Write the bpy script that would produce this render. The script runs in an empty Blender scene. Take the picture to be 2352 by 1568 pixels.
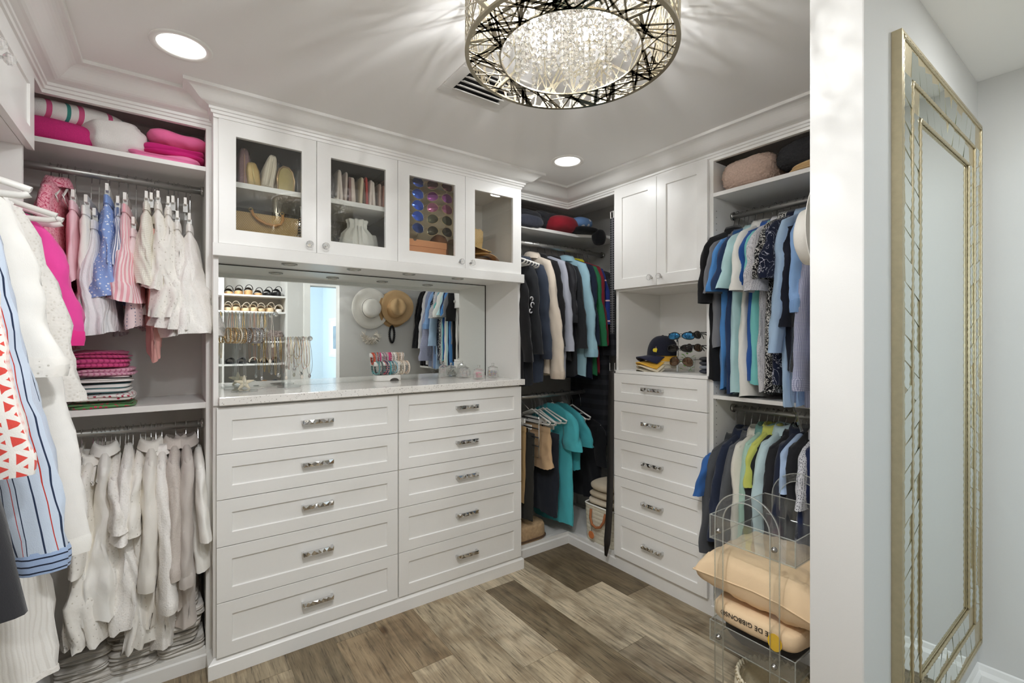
import bpy, bmesh, math, random
import numpy as np
from mathutils import Vector, Matrix
from mathutils import noise as MN

S = bpy.context.scene
COL = S.collection
PI = math.pi
R = random.Random(7)

# ------------------------------------------------------------ camera, world, exposure
FOC, PCX, PCY, EYE = 1076.0, 1176.0, 782.0, 1.40
YAW = math.radians(35.98)
cam = bpy.data.cameras.new('camera')
camo = bpy.data.objects.new('camera', cam)
COL.objects.link(camo)
cam.sensor_fit = 'HORIZONTAL'
cam.sensor_width = 36.0
cam.lens = FOC / 2352.0 * 36.0
cam.shift_y = -(784.0 - PCY) / 2352.0
cam.clip_start = 0.02
camo.location = (0, 0, EYE)
camo.rotation_euler = (PI / 2, 0, -YAW)
S.camera = camo

w = bpy.data.worlds.new('world')
S.world = w
w.use_nodes = True
w.node_tree.nodes['Background'].inputs[0].default_value = (0.75, 0.85, 1.0, 1)
w.node_tree.nodes['Background'].inputs[1].default_value = 0.6

S.view_settings.view_transform = 'Standard'
S.view_settings.look = 'None'
S.view_settings.gamma = 1.0
S.view_settings.exposure = 0.45
S.view_settings.use_curve_mapping = False
S.cycles.max_bounces = 24                 # white room: light bounces many times
S.cycles.diffuse_bounces = 20
S.cycles.transparent_max_bounces = 48      # many clear layers in the acrylic cart

BULB_W = 4.5
HALL_W = 30.0


def PX(u, v, X=None, Y=None, Z=None):
    """a point of the place: the sight line through a measured spot, met with a plane of known depth"""
    a = (u - PCX) / FOC
    b = -(v - PCY) / FOC
    sn, cs = math.sin(YAW), math.cos(YAW)
    r = (sn + cs * a, cs - sn * a, b)
    if X is not None:
        t = X / r[0]
    elif Y is not None:
        t = Y / r[1]
    else:
        t = (Z - EYE) / r[2]
    return Vector((r[0] * t, r[1] * t, EYE + r[2] * t))


# ------------------------------------------------------------ colours and materials
def hx(h):
    c = [int(h[i:i + 2], 16) / 255 for i in (0, 2, 4)]
    return tuple((x / 12.92 if x <= 0.04045 else ((x + 0.055) / 1.055) ** 2.4) for x in c) + (1,)


MATS = {}


def newmat(name):
    m = bpy.data.materials.new(name)
    m.use_nodes = True
    nt = m.node_tree
    return m, nt, nt.nodes['Principled BSDF']


def nd(nt, t, **kw):
    n = nt.nodes.new(t)
    for k, v in kw.items():
        if k.startswith('i_'):
            key = k[2:]
            key = int(key) if key.isdigit() else key.replace('_', ' ')
            n.inputs[key].default_value = v
        else:
            setattr(n, k, v)
    return n


def math_n(nt, op, a, b=None):
    n = nd(nt, 'ShaderNodeMath', operation=op)
    for i, x in enumerate((a, b)):
        if x is None:
            continue
        if hasattr(x, 'links') or hasattr(x, 'is_linked'):
            nt.links.new(x, n.inputs[i])
        else:
            n.inputs[i].default_value = x
    return n.outputs[0]


def mix_n(nt, fac, a, b):
    n = nd(nt, 'ShaderNodeMix', data_type='RGBA')
    for sock, x in ((n.inputs[0], fac), (n.inputs[6], a), (n.inputs[7], b)):
        if hasattr(x, 'is_linked'):
            nt.links.new(x, sock)
        else:
            sock.default_value = x
    return n.outputs[2]


def M(col, rough=0.5, metal=0.0, bump=0.0, bscale=80.0, var=0.0, name=None, spec=0.5, coat=0.0, sheen=0.0):
    """plain procedural material with faint noise in tone and relief"""
    key = ('M', col, rough, metal, bump, bscale, var, spec, coat, sheen)
    if key in MATS:
        return MATS[key]
    m, nt, p = newmat(name or 'mat_' + col)
    c = hx(col)
    p.inputs['Roughness'].default_value = rough
    p.inputs['Metallic'].default_value = metal
    p.inputs['Specular IOR Level'].default_value = spec
    p.inputs['Coat Weight'].default_value = coat
    p.inputs['Sheen Weight'].default_value = sheen
    tc = nd(nt, 'ShaderNodeTexCoord')
    no = nd(nt, 'ShaderNodeTexNoise', i_Scale=bscale, i_Detail=3.0)
    nt.links.new(tc.outputs['Object'], no.inputs['Vector'])
    v = max(var, 0.012)
    lo = tuple(x * (1 - v) for x in c[:3]) + (1,)
    hi = tuple(min(1, x * (1 + v)) for x in c[:3]) + (1,)
    nt.links.new(mix_n(nt, no.outputs[0], lo, hi), p.inputs['Base Color'])
    if bump:
        b = nd(nt, 'ShaderNodeBump', i_Strength=bump, i_Distance=0.002)
        nt.links.new(no.outputs[0], b.inputs['Height'])
        nt.links.new(b.outputs[0], p.inputs['Normal'])
    MATS[key] = m
    return m


def FAB(col, col2=None, pat=None, sc=40.0, duty=0.5, col3=None, bump=0.25, rough=0.92, var=0.10):
    """woven cloth; pat: vstripe, hstripe, check, floral, geo, dots, print, lace, knit, rib"""
    key = ('F', col, col2, pat, sc, duty, col3, bump, rough, var)
    if key in MATS:
        return MATS[key]
    m, nt, p = newmat('cloth_' + col + ('_' + pat if pat else ''))
    L = nt.links
    p.inputs['Roughness'].default_value = rough
    p.inputs['Specular IOR Level'].default_value = 0.2
    p.inputs['Sheen Weight'].default_value = 0.15
    tc = nd(nt, 'ShaderNodeTexCoord')
    V = tc.outputs['Object']
    sp = nd(nt, 'ShaderNodeSeparateXYZ')
    L.new(V, sp.inputs[0])
    x, y, z = sp.outputs
    n1 = nd(nt, 'ShaderNodeTexNoise', i_Scale=9.0, i_Detail=4.0)
    L.new(V, n1.inputs['Vector'])
    n2 = nd(nt, 'ShaderNodeTexNoise', i_Scale=420.0, i_Detail=2.0)
    L.new(V, n2.inputs['Vector'])
    c = hx(col)
    base = mix_n(nt, n1.outputs[0], tuple(t * (1 - var) for t in c[:3]) + (1,), tuple(min(1, t * (1 + var)) for t in c[:3]) + (1,))
    hgt = n2.outputs[0]

    def tri(s, scale, d):
        f = math_n(nt, 'FRACT', math_n(nt, 'MULTIPLY', s, scale))
        return math_n(nt, 'LESS_THAN', f, d)
    s1 = math_n(nt, 'ADD', x, math_n(nt, 'MULTIPLY', y, 0.6))
    arc = nd(nt, 'ShaderNodeAttribute', attribute_name='arc')
    has = nd(nt, 'ShaderNodeAttribute', attribute_name='has_arc')
    s1 = math_n(nt, 'ADD', math_n(nt, 'MULTIPLY', s1, math_n(nt, 'SUBTRACT', 1.0, has.outputs['Fac'])), arc.outputs['Fac'])
    if pat:
        c2 = hx(col2)
        if pat == 'vstripe':
            f = tri(s1, sc, duty)
            base = mix_n(nt, f, base, c2)
            if col3:
                base = mix_n(nt, tri(math_n(nt, 'ADD', s1, 0.37 / sc), sc * 0.5, duty * 0.35), base, hx(col3))
        elif pat == 'hstripe':
            base = mix_n(nt, tri(z, sc, duty), base, c2)
        elif pat == 'check':
            a = tri(s1, sc, duty)
            b = tri(z, sc, duty)
            base = mix_n(nt, math_n(nt, 'MAXIMUM', a, b), base, c2)
        elif pat in ('floral', 'dots', 'lace'):
            vo = nd(nt, 'ShaderNodeTexVoronoi', i_Scale=sc)
            vo.inputs['Randomness'].default_value = 0.25 if pat == 'dots' else 0.8
            L.new(V, vo.inputs['Vector'])
            f = math_n(nt, 'LESS_THAN', vo.outputs['Distance'], duty)
            base = mix_n(nt, f, base, c2)
            if pat == 'lace':
                hgt = vo.outputs['Distance']
        elif pat == 'print':
            n3 = nd(nt, 'ShaderNodeTexNoise', i_Scale=sc, i_Detail=3.0, i_Distortion=2.5)
            L.new(V, n3.inputs['Vector'])
            q = math_n(nt, 'ABSOLUTE', math_n(nt, 'SUBTRACT', n3.outputs[0], 0.5))
            base = mix_n(nt, math_n(nt, 'LESS_THAN', q, duty), base, c2)
        elif pat == 'geo':
            f = None
            for kx, kz in ((1.0, 0.0), (0.5, 0.866), (0.5, -0.866)):
                d = math_n(nt, 'ADD', math_n(nt, 'MULTIPLY', s1, kx), math_n(nt, 'MULTIPLY', z, kz))
                g = math_n(nt, 'GREATER_THAN', math_n(nt, 'FRACT', math_n(nt, 'MULTIPLY', d, sc)), duty)
                f = g if f is None else math_n(nt, 'MULTIPLY', f, g)
            base = mix_n(nt, f, base, c2)
        elif pat in ('knit', 'rib'):
            s = s1 if pat == 'rib' else z
            wv = math_n(nt, 'SINE', math_n(nt, 'MULTIPLY', s, sc * 6.283))
            hgt = math_n(nt, 'ADD', math_n(nt, 'MULTIPLY', wv, 0.5), n2.outputs[0])
            base = mix_n(nt, math_n(nt, 'LESS_THAN', wv, -0.55), base, c2)
    L.new(base, p.inputs['Base Color'])
    b = nd(nt, 'ShaderNodeBump', i_Strength=bump, i_Distance=0.002)
    L.new(hgt, b.inputs['Height'])
    L.new(b.outputs[0], p.inputs['Normal'])
    MATS[key] = m
    return m


def EMIT(col, strength, name):
    m = bpy.data.materials.new(name)
    m.use_nodes = True
    nt = m.node_tree
    nt.nodes.remove(nt.nodes['Principled BSDF'])
    e = nd(nt, 'ShaderNodeEmission', i_Strength=strength)
    e.inputs[0].default_value = hx(col)
    nt.links.new(e.outputs[0], nt.nodes['Material Output'].inputs[0])
    return m


def CLEAR(name, tint='ffffff', refl=1.0, milk=0.0, rough=0.0, ior=1.5):
    """clear pane or acrylic: lets light through, reflects by the Fresnel law"""
    m = bpy.data.materials.new(name)
    m.use_nodes = True
    nt = m.node_tree
    nt.nodes.remove(nt.nodes['Principled BSDF'])
    L = nt.links
    t = nd(nt, 'ShaderNodeBsdfTransparent')
    t.inputs[0].default_value = hx(tint)
    g = nd(nt, 'ShaderNodeBsdfGlossy', i_Roughness=rough)
    lw = nd(nt, 'ShaderNodeLayerWeight', i_Blend=0.5)
    f = math_n(nt, 'POWER', lw.outputs['Facing'], 4.0)
    f = math_n(nt, 'MINIMUM', math_n(nt, 'MULTIPLY', math_n(nt, 'ADD', math_n(nt, 'MULTIPLY', f, 0.85), 0.05), refl), 1.0)
    mx = nd(nt, 'ShaderNodeMixShader')
    L.new(f, mx.inputs[0])
    L.new(t.outputs[0], mx.inputs[1])
    L.new(g.outputs[0], mx.inputs[2])
    out = mx.outputs[0]
    if milk:
        d = nd(nt, 'ShaderNodeBsdfDiffuse')
        d.inputs[0].default_value = hx('f4f4f0')
        m2 = nd(nt, 'ShaderNodeMixShader', i_0=milk)
        L.new(out, m2.inputs[1])
        L.new(d.outputs[0], m2.inputs[2])
        out = m2.outputs[0]
    L.new(out, nt.nodes['Material Output'].inputs[0])
    return m


def GLASS(name, tint='ffffff', ior=1.5, rough=0.0):
    m = bpy.data.materials.new(name)
    m.use_nodes = True
    nt = m.node_tree
    nt.nodes.remove(nt.nodes['Principled BSDF'])
    L = nt.links
    g = nd(nt, 'ShaderNodeBsdfGlass', i_IOR=ior, i_Roughness=rough)
    g.inputs[0].default_value = hx(tint)
    t = nd(nt, 'ShaderNodeBsdfTransparent')
    mx = nd(nt, 'ShaderNodeMixShader', i_0=0.35)
    L.new(g.outputs[0], mx.inputs[1])
    L.new(t.outputs[0], mx.inputs[2])
    L.new(mx.outputs[0], nt.nodes['Material Output'].inputs[0])
    return m


# ------------------------------------------------------------ mesh builder
def origin_of(o):
    v = Vector((0, 0, 0))
    while o is not None:
        v += o.location
        o = o.parent
    return v


class MB:
    def __init__(self):
        self.v = []
        self.f = []

    def add(self, vs, fs):
        n = len(self.v)
        self.v += [tuple(p) for p in vs]
        self.f += [tuple(i + n for i in f) for f in fs]
        return self

    def box(self, x0, x1, y0, y1, z0, z1):
        x0, x1 = min(x0, x1), max(x0, x1)
        y0, y1 = min(y0, y1), max(y0, y1)
        z0, z1 = min(z0, z1), max(z0, z1)
        return self.add([(x0, y0, z0), (x1, y0, z0), (x1, y1, z0), (x0, y1, z0), (x0, y0, z1), (x1, y0, z1), (x1, y1, z1), (x0, y1, z1)],
                        [(0, 3, 2, 1), (4, 5, 6, 7), (0, 1, 5, 4), (1, 2, 6, 5), (2, 3, 7, 6), (3, 0, 4, 7)])

    def rings(self, rings, c0=False, c1=False, loop=False):
        n = len(rings[0])
        base = len(self.v)
        for r in rings:
            self.v += [tuple(p) for p in r]
        m = len(rings)
        for i in range(m if loop else m - 1):
            a = base + i * n
            b = base + ((i + 1) % m) * n
            for j in range(n):
                k = (j + 1) % n
                self.f.append((a + j, a + k, b + k, b + j))
        if c0:
            self.f.append(tuple(base + j for j in range(n))[::-1])
        if c1:
            self.f.append(tuple(base + (m - 1) * n + j for j in range(n)))
        return self

    def lathe(self, prof, n=24, c=(0, 0, 0), sx=1.0, sy=1.0, closed=False):
        rs = []
        for r, z in prof:
            rs.append([(c[0] + sx * r * math.cos(2 * PI * j / n), c[1] + sy * r * math.sin(2 * PI * j / n), c[2] + z) for j in range(n)])
        return self.rings(rs, not closed, not closed, loop=closed)

    def tube(self, path, r, n=8, caps=True, closed=False):
        path = [Vector(p) for p in path]
        m = len(path)
        rad = r if isinstance(r, (list, tuple)) else [r] * m
        rs = []
        up = None
        for i, p in enumerate(path):
            if closed:
                t = path[(i + 1) % m] - path[i - 1]
            else:
                t = path[min(i + 1, m - 1)] - path[max(i - 1, 0)]
            t.normalize()
            if up is None:
                up = Vector((0, 0, 1)) if abs(t.z) < 0.9 else Vector((1, 0, 0))
            a = t.cross(up)
            if a.length < 1e-6:
                a = t.orthogonal()
            a.normalize()
            b = a.cross(t)
            up = b
            rs.append([p + a * (rad[i] * math.cos(2 * PI * j / n)) + b * (rad[i] * math.sin(2 * PI * j / n)) for j in range(n)])
        return self.rings(rs, caps and not closed, caps and not closed, loop=closed)

    def cyl(self, p0, p1, r, n=16):
        return self.tube([p0, p1], r, n)

    def prism(self, poly, axis, a, b):
        """extrude a 2-D outline along an axis: X -> (y,z), Y -> (x,z), Z -> (x,y)"""
        def mk(p, t):
            return {'X': (t, p[0], p[1]), 'Y': (p[0], t, p[1]), 'Z': (p[0], p[1], t)}[axis]
        n = len(poly)
        vs = [mk(p, a) for p in poly] + [mk(p, b) for p in poly]
        fs = [tuple(range(n))[::-1], tuple(range(n, 2 * n))]
        for j in range(n):
            k = (j + 1) % n
            fs.append((j, k, n + k, n + j))
        return self.add(vs, fs)

    def sphere(self, c, r, n=10, m=6, sx=1, sy=1, sz=1):
        prof = [(max(1e-4, r * math.sin(PI * i / m)), -r * math.cos(PI * i / m)) for i in range(m + 1)]
        rs = []
        for q, z in prof:
            rs.append([(c[0] + sx * q * math.cos(2 * PI * j / n), c[1] + sy * q * math.sin(2 * PI * j / n), c[2] + sz * z) for j in range(n)])
        return self.rings(rs, True, True)

    def xform(self, mat):
        self.v = [tuple(mat @ Vector(p)) for p in self.v]
        return self

    def mesh(self, name, recalc=True, off=None):
        me = bpy.data.meshes.new(name)
        vs = self.v if off is None else [(a - off[0], b - off[1], c - off[2]) for a, b, c in self.v]
        me.from_pydata(vs, [], self.f)
        if recalc:
            bm = bmesh.new()
            bm.from_mesh(me)
            bmesh.ops.recalc_face_normals(bm, faces=bm.faces)
            bm.to_mesh(me)
            bm.free()
        return me

    def build(self, name, mat, parent=None, smooth=False, bevel=0.0, local=False, recalc=True):
        off = None
        if parent is not None and not local:
            off = origin_of(parent)
        me = self.mesh(name, recalc, off)
        return put(name, me, mat, parent, smooth, bevel)


def put(name, me, mat, parent=None, smooth=False, bevel=0.0):
    o = bpy.data.objects.new(name, me)
    COL.objects.link(o)
    if mat is not None and not me.materials:
        me.materials.append(mat)
    if smooth and me.users == 1:
        me.polygons.foreach_set('use_smooth', [True] * len(me.polygons))
    if bevel:
        b = o.modifiers.new('bevel', 'BEVEL')
        b.width = bevel
        b.segments = 2
        b.limit_method = 'ANGLE'
        b.angle_limit = 0.7
        b.harden_normals = False
    if parent is not None:
        o.parent = parent
    return o


def tag(o, label=None, cat=None, group=None, kind=None):
    if label:
        o['label'] = label
    if cat:
        o['category'] = cat
    if group:
        o['group'] = group
    if kind:
        o['kind'] = kind
    return o


def thing(name, label, cat, loc=(0, 0, 0), rz=0.0, group=None):
    o = bpy.data.objects.new(name, None)
    COL.objects.link(o)
    o.empty_display_size = 0.05
    o.location = loc
    o.rotation_euler = (0, 0, rz)
    return tag(o, label, cat, group)


def struct(name, mb, mat, label=None, bevel=0.0, smooth=False):
    o = mb.build(name, mat, None, smooth, bevel)
    o['kind'] = 'structure'
    if label:
        o['label'] = label
    return o


def copy_tree(o, parent=None):
    c = o.copy()
    COL.objects.link(c)
    c.parent = parent
    for ch in o.children:
        copy_tree(ch, c)
    return c


# ------------------------------------------------------------ shared materials
WHITE = M('ecebe8', 0.32, name='white_lacquer', var=0.01)
WHITE_IN = M('e6e4e0', 0.45, name='white_melamine', var=0.01)
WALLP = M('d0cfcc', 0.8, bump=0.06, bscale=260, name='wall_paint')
CEILP = M('f1f0ee', 0.9, bump=0.06, bscale=260, name='ceiling_paint')
CHROME = M('d8d8d8', 0.06, metal=1.0, name='polished_chrome')
STEEL = M('b9b8b5', 0.25, metal=1.0, name='brushed_nickel')
ROD = M('b4b3b0', 0.32, metal=0.85, name='satin_rod')
BLACKP = M('17171a', 0.45, name='black_plastic')
PANE = CLEAR('cabinet_glass', 'fdfefd', refl=1.3)
ACRYL = CLEAR('clear_acrylic', 'fdfefe', refl=1.2, milk=0.02)
JARG = CLEAR('pressed_glass', 'ffffff', refl=2.2, milk=0.16)
CRYS = GLASS('cut_crystal', 'ffffff', 1.55)
MIRROR = M('eef2f0', 0.0, metal=1.0, name='mirror_silver')

# ============================================================ the setting
CEIL = 2.415
struct('ceiling', MB().box(-1.05, 2.9, -3.2, 2.90, CEIL, CEIL + 0.1), CEILP)
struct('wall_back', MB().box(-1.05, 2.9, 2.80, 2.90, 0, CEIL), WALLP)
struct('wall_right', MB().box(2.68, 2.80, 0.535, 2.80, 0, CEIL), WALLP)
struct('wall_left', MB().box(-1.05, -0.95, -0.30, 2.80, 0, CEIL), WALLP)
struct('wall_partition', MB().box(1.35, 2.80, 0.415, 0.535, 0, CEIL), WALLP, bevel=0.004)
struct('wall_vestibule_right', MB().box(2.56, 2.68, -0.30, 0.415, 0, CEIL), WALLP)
# wall behind the camera: shoe niche (X 0.0..1.03), door opening (X 1.264..2.06)
DX0, DX1, DZ = 1.264, 2.06, 2.02
mb = MB()
mb.box(-0.95, -0.42, -0.42, -0.30, 0, CEIL)
mb.box(1.03, DX0, -0.42, -0.30, 0, CEIL)
mb.box(DX1, 2.68, -0.42, -0.30, 0, CEIL)
mb.box(DX0, DX1, -0.42, -0.30, DZ, CEIL)
mb.box(-0.42, 1.03, -0.64, -0.62, 0, CEIL)
mb.box(1.03, 1.05, -0.64, -0.42, 0, CEIL)
mb.box(-0.44, -0.42, -0.64, -0.42, 0, CEIL)
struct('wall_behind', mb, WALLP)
mb = MB()
for a, b in ((DX0 - 0.07, DX0), (DX1, DX1 + 0.07)):
    mb.box(a, b, -0.315, -0.285, 0, DZ + 0.07)
mb.box(DX0, DX1, -0.315, -0.285, DZ, DZ + 0.07)
mb.box(DX0 - 0.012, DX0 + 0.0, -0.43, -0.30, 0, DZ)
struct('trim_door_casing', mb, WHITE, bevel=0.004)
# the blue hall beyond the door
HALLP = M('dbe4ea', 0.85, name='pale_blue_paint')
mb = MB()
mb.box(2.10, 2.2, -3.2, -0.42, 0, CEIL)
mb.box(0.2, 2.2, -3.2, -3.1, 0, CEIL)
mb.box(0.1, 0.2, -3.2, -0.64, 0, CEIL)
struct('wall_hall', mb, HALLP)
l = bpy.data.lights.new('hall_daylight', 'AREA')
l.energy = HALL_W
l.size = 1.2
l.color = (0.80, 0.91, 1.0)
lo = bpy.data.objects.new('hall_daylight', l)
lo.location = (0.25, -1.7, 1.5)
lo.rotation_euler = (0, -PI / 2, 0)
COL.objects.link(lo)

# ------------------------------------------------------------ plank floor
wm, nt, p = newmat('wood_look_plank')
L = nt.links
tc = nd(nt, 'ShaderNodeTexCoord')
oi = nd(nt, 'ShaderNodeObjectInfo')
mp = nd(nt, 'ShaderNodeMapping')
mp.inputs['Scale'].default_value = (14, 1.3, 14)
ad = nd(nt, 'ShaderNodeVectorMath', operation='ADD')
L.new(tc.outputs['Object'], ad.inputs[0])
rv = math_n(nt, 'MULTIPLY', oi.outputs['Random'], 37.0)
cmb = nd(nt, 'ShaderNodeCombineXYZ')
for i in range(3):
    L.new(rv, cmb.inputs[i])
L.new(cmb.outputs[0], ad.inputs[1])
L.new(ad.outputs[0], mp.inputs[0])
g1 = nd(nt, 'ShaderNodeTexNoise', i_Scale=2.2, i_Detail=9.0, i_Roughness=0.66, i_Distortion=0.7)
L.new(mp.outputs[0], g1.inputs['Vector'])
mp2 = nd(nt, 'ShaderNodeMapping')
mp2.inputs['Scale'].default_value = (90, 5, 90)
L.new(ad.outputs[0], mp2.inputs[0])
g2 = nd(nt, 'ShaderNodeTexNoise', i_Scale=1.6, i_Detail=5.0, i_Roughness=0.6)
L.new(mp2.outputs[0], g2.inputs['Vector'])
blot = nd(nt, 'ShaderNodeTexNoise', i_Scale=5.0, i_Detail=3.0, i_Distortion=1.0)
L.new(ad.outputs[0], blot.inputs['Vector'])
vo = nd(nt, 'ShaderNodeTexVoronoi', i_Scale=2.1)
mp3 = nd(nt, 'ShaderNodeMapping')
mp3.inputs['Scale'].default_value = (1.0, 0.55, 1.0)
L.new(ad.outputs[0], mp3.inputs[0])
L.new(mp3.outputs[0], vo.inputs['Vector'])


def ramp(nt, src, stops):
    r = nd(nt, 'ShaderNodeValToRGB')
    while len(r.color_ramp.elements) < len(stops):
        r.color_ramp.elements.new(0.5)
    for e, (q, c) in zip(r.color_ramp.elements, stops):
        e.position = q
        e.color = c if len(c) == 4 else (*c, 1)
    nt.links.new(src, r.inputs[0])
    return r.outputs[0]


def g_(x):
    return (x, x, x)


k1 = ramp(nt, g1.outputs[0], [(0.28, g_(0.34)), (0.42, g_(0.72)), (0.56, g_(1.0)), (0.75, g_(1.22))])
k2 = ramp(nt, g2.outputs[0], [(0.33, g_(0.42)), (0.44, g_(0.9)), (0.55, g_(1.0)), (0.7, g_(1.12))])
k3 = ramp(nt, blot.outputs[0], [(0.35, (0.74, 0.70, 0.66)), (0.55, g_(1.0)), (0.7, g_(1.08))])
k4 = ramp(nt, vo.outputs['Distance'], [(0.0, (0.25, 0.18, 0.12)), (0.035, (0.45, 0.36, 0.28)), (0.06, g_(1.0)), (1.0, g_(1.0))])


def mulc(a, b):
    n = nd(nt, 'ShaderNodeMix', data_type='RGBA', blend_type='MULTIPLY')
    n.inputs[0].default_value = 1.0
    L.new(a, n.inputs[6])
    L.new(b, n.inputs[7])
    return n.outputs[2]


c0 = mulc(mulc(mulc(mulc(oi.outputs['Color'], k1), k2), k3), k4)
L.new(c0, p.inputs['Base Color'])
p.inputs['Roughness'].default_value = 0.5
p.inputs['Specular IOR Level'].default_value = 0.35
bn = nd(nt, 'ShaderNodeBump', i_Strength=0.25, i_Distance=0.002)
L.new(g2.outputs[0], bn.inputs['Height'])
L.new(bn.outputs[0], p.inputs['Normal'])

floor = struct('floor', MB().box(-1.05, 2.9, -3.2, 2.90, -0.08, -0.0025), M('b5a58a', 0.9, name='pale_grout'))
TONES = {'l': 'c4b69c', 't': 'b8a88c', 'm': 'a4957b', 'g': '9a8d77', 'd': '85775f', 'k': '74664f', 'r': '978468'}
JOINTS = {-5: 1.1, -4: 1.7, -3: .8, -2: 1.4, -1: 0.7, 0: 1.5, 1: 0.95, 2: 1.25, 3: 2.233, 4: 1.848, 5: 1.15, 6: 1.595, 7: 2.21, 8: 1.425, 9: 1.898, 10: 1.71, 11: 1.2, 12: 1.8, 13: 1.0}
TONE = {0: 'mtmm', 1: 'mmgt', 2: 'ddmm', 3: 'mrmm', 4: 'rtmm', 5: 'ttmm', 6: 'ltmm', 7: 'ldmm', 8: 'lgmm', 9: 'klmm', 10: 'kmmm'}
pm = {}
for k in range(-5, 14):
    xa = 0.0095 + 0.2015 * k + 0.0009
    j = JOINTS[k]
    ys = sorted({2.45, -0.30} | {q for q in (j + 1.22 * i for i in range(-3, 3)) if -0.30 < q < 2.45})
    tones = TONE.get(k, 'mtgm')
    segs = list(zip(ys[:-1], ys[1:]))[::-1]
    for i, (a, b) in enumerate(segs):
        ln = round(b - a, 4)
        if ln not in pm:
            pm[ln] = MB().box(0, 0.1997, 0, ln - 0.0018, -0.02, 0).mesh('plank')
        o = put('plank', pm[ln], wm, floor)
        o.location = (xa, a + 0.0009, 0)
        c = hx(TONES[tones[min(i, len(tones) - 1)]])
        f = 0.94 + 0.12 * R.random()
        o.color = (c[0] * f, c[1] * f, c[2] * f, 1)

# ------------------------------------------------------------ mouldings
def sweep(path, prof, side=1.0):
    """profile (out, z) swept along a plan polyline with mitred corners; out = to the left of travel when side is +1"""
    n = len(path)
    rs = []
    for i in range(n):
        p0 = Vector(path[i])
        ds = []
        if i > 0:
            ds.append((Vector(path[i]) - Vector(path[i - 1])).normalized())
        if i < n - 1:
            ds.append((Vector(path[i + 1]) - Vector(path[i])).normalized())
        ns = [Vector((-d.y, d.x)) * side for d in ds]
        m = sum(ns, Vector((0, 0)))
        m.normalize()
        m = m / max(0.3, m.dot(ns[0]))
        rs.append([(p0.x + m.x * q, p0.y + m.y * q, z) for q, z in prof])
    mb = MB()
    k = len(prof)
    for r in rs:
        mb.v += r
    for i in range(n - 1):
        for j in range(k):
            a, b = i * k, (i + 1) * k
            jj = (j + 1) % k
            mb.f.append((a + j, a + jj, b + jj, b + j))
    mb.f.append(tuple(range(k)))
    mb.f.append(tuple(range((n - 1) * k, n * k))[::-1])
    return mb


def crown_prof(z0, pr, z1=CEIL):
    h = z1 - z0
    pts = [(0, z0), (0.002, z0 + 0.012), (0.009, z0 + 0.014), (0.011, z0 + 0.024), (0.017, z0 + 0.026), (0.018, z0 + 0.036), (0.026, z0 + 0.038)]
    x0, y0 = 0.026, z0 + 0.040
    x1, y1 = pr - 0.004, z1 - 0.014
    for i in range(1, 13):
        t = i / 12
        s = t - 0.16 * math.sin(2 * PI * t)
        pts.append((x0 + (x1 - x0) * t, y0 + (y1 - y0) * s))
    pts += [(pr, z1 - 0.013), (pr, z1), (-0.02, z1), (-0.02, z0)]
    return pts


o = struct('trim_1', sweep([(0.139, 2.41), (0.139, 2.289), (1.737, 2.289), (1.737, 2.41)], crown_prof(2.326, 0.105), -1), WHITE, 'white crown moulding over the glass-door cabinets')
o = struct('trim_2', sweep([(-0.385, -0.30), (-0.385, 2.40), (0.139, 2.40)], crown_prof(2.310, 0.125), -1), WHITE, 'white crown moulding over the left closet')
o = struct('trim_3', sweep([(1.737, 2.40), (2.222, 2.40), (2.222, 0.535)], crown_prof(2.310, 0.125), -1), WHITE, 'white crown moulding over the corner and right closet')
bp = [(0, 0), (0.002, 0.0), (0.002, 0.052), (-0.006, 0.058), (-0.012, 0.064), (-0.014, 0.076), (-0.03, 0.080), (-0.03, 0)]
struct('baseboard_back_left', sweep([(-0.385, 2.397), (0.139, 2.397)], bp, -1), WHITE)
bd = [(0, 0), (0.0, 0.058), (-0.004, 0.062), (-0.021, 0.076), (-0.05, 0.077), (-0.05, 0)]
struct('baseboard_dresser', sweep([(0.120, 2.41), (0.120, 2.287), (1.752, 2.287), (1.752, 2.41)], bd, -1), WHITE)
struct('baseboard_corner', sweep([(1.752, 2.395), (2.221, 2.395), (2.221, 1.964)], bp, -1), WHITE)
struct('baseboard_right', sweep([(2.221, 1.964), (2.221, 1.332)], [(0, 0), (0.002, 0), (0.002, 0.084), (-0.03, 0.085), (-0.03, 0)], -1), WHITE)
struct('baseboard_right_end', sweep([(2.221, 1.332), (2.221, 0.535)], bp, -1), WHITE)
vb = [(0, 0), (0.014, 0), (0.014, 0.10), (0.006, 0.115), (0.004, 0.135), (0, 0.14)]
struct('baseboard_vestibule', sweep([(2.56, -0.30), (2.56, 0.415), (1.35, 0.415)], vb, 1), WHITE)
struct('baseboard_partition', sweep([(2.2, 0.535), (1.36, 0.535)], vb, -1), WHITE)

# ------------------------------------------------------------ ceiling lights and vent
LENS = EMIT('fffdf8', 4.0, 'lit_lens')


def downlight(x, y, label, watts):
    t = thing('downlight', label, 'ceiling light', (x, y, CEIL), group='recessed ceiling lights')
    MB().lathe([(0.070, 0.003), (0.092, 0.003), (0.092, -0.004), (0.086, -0.006), (0.072, -0.004), (0.070, 0.0)], 40, closed=True).build('trim_ring', M('eceae6', 0.4), t, True, local=True)
    MB().lathe([(0.001, -0.001), (0.0705, -0.001), (0.0705, 0.002), (0.001, 0.002)], 40).build('lens', LENS, t, local=True)
    l = bpy.data.lights.new('downlight_lamp', 'AREA')
    l.shape = 'DISK'
    l.size = 0.13
    l.energy = watts
    l.color = (0.965, 0.985, 1.0)
    lo = bpy.data.objects.new('lamp', l)
    lo.parent = t
    lo.location = (0, 0, -0.012)
    COL.objects.link(lo)
    return t


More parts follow.
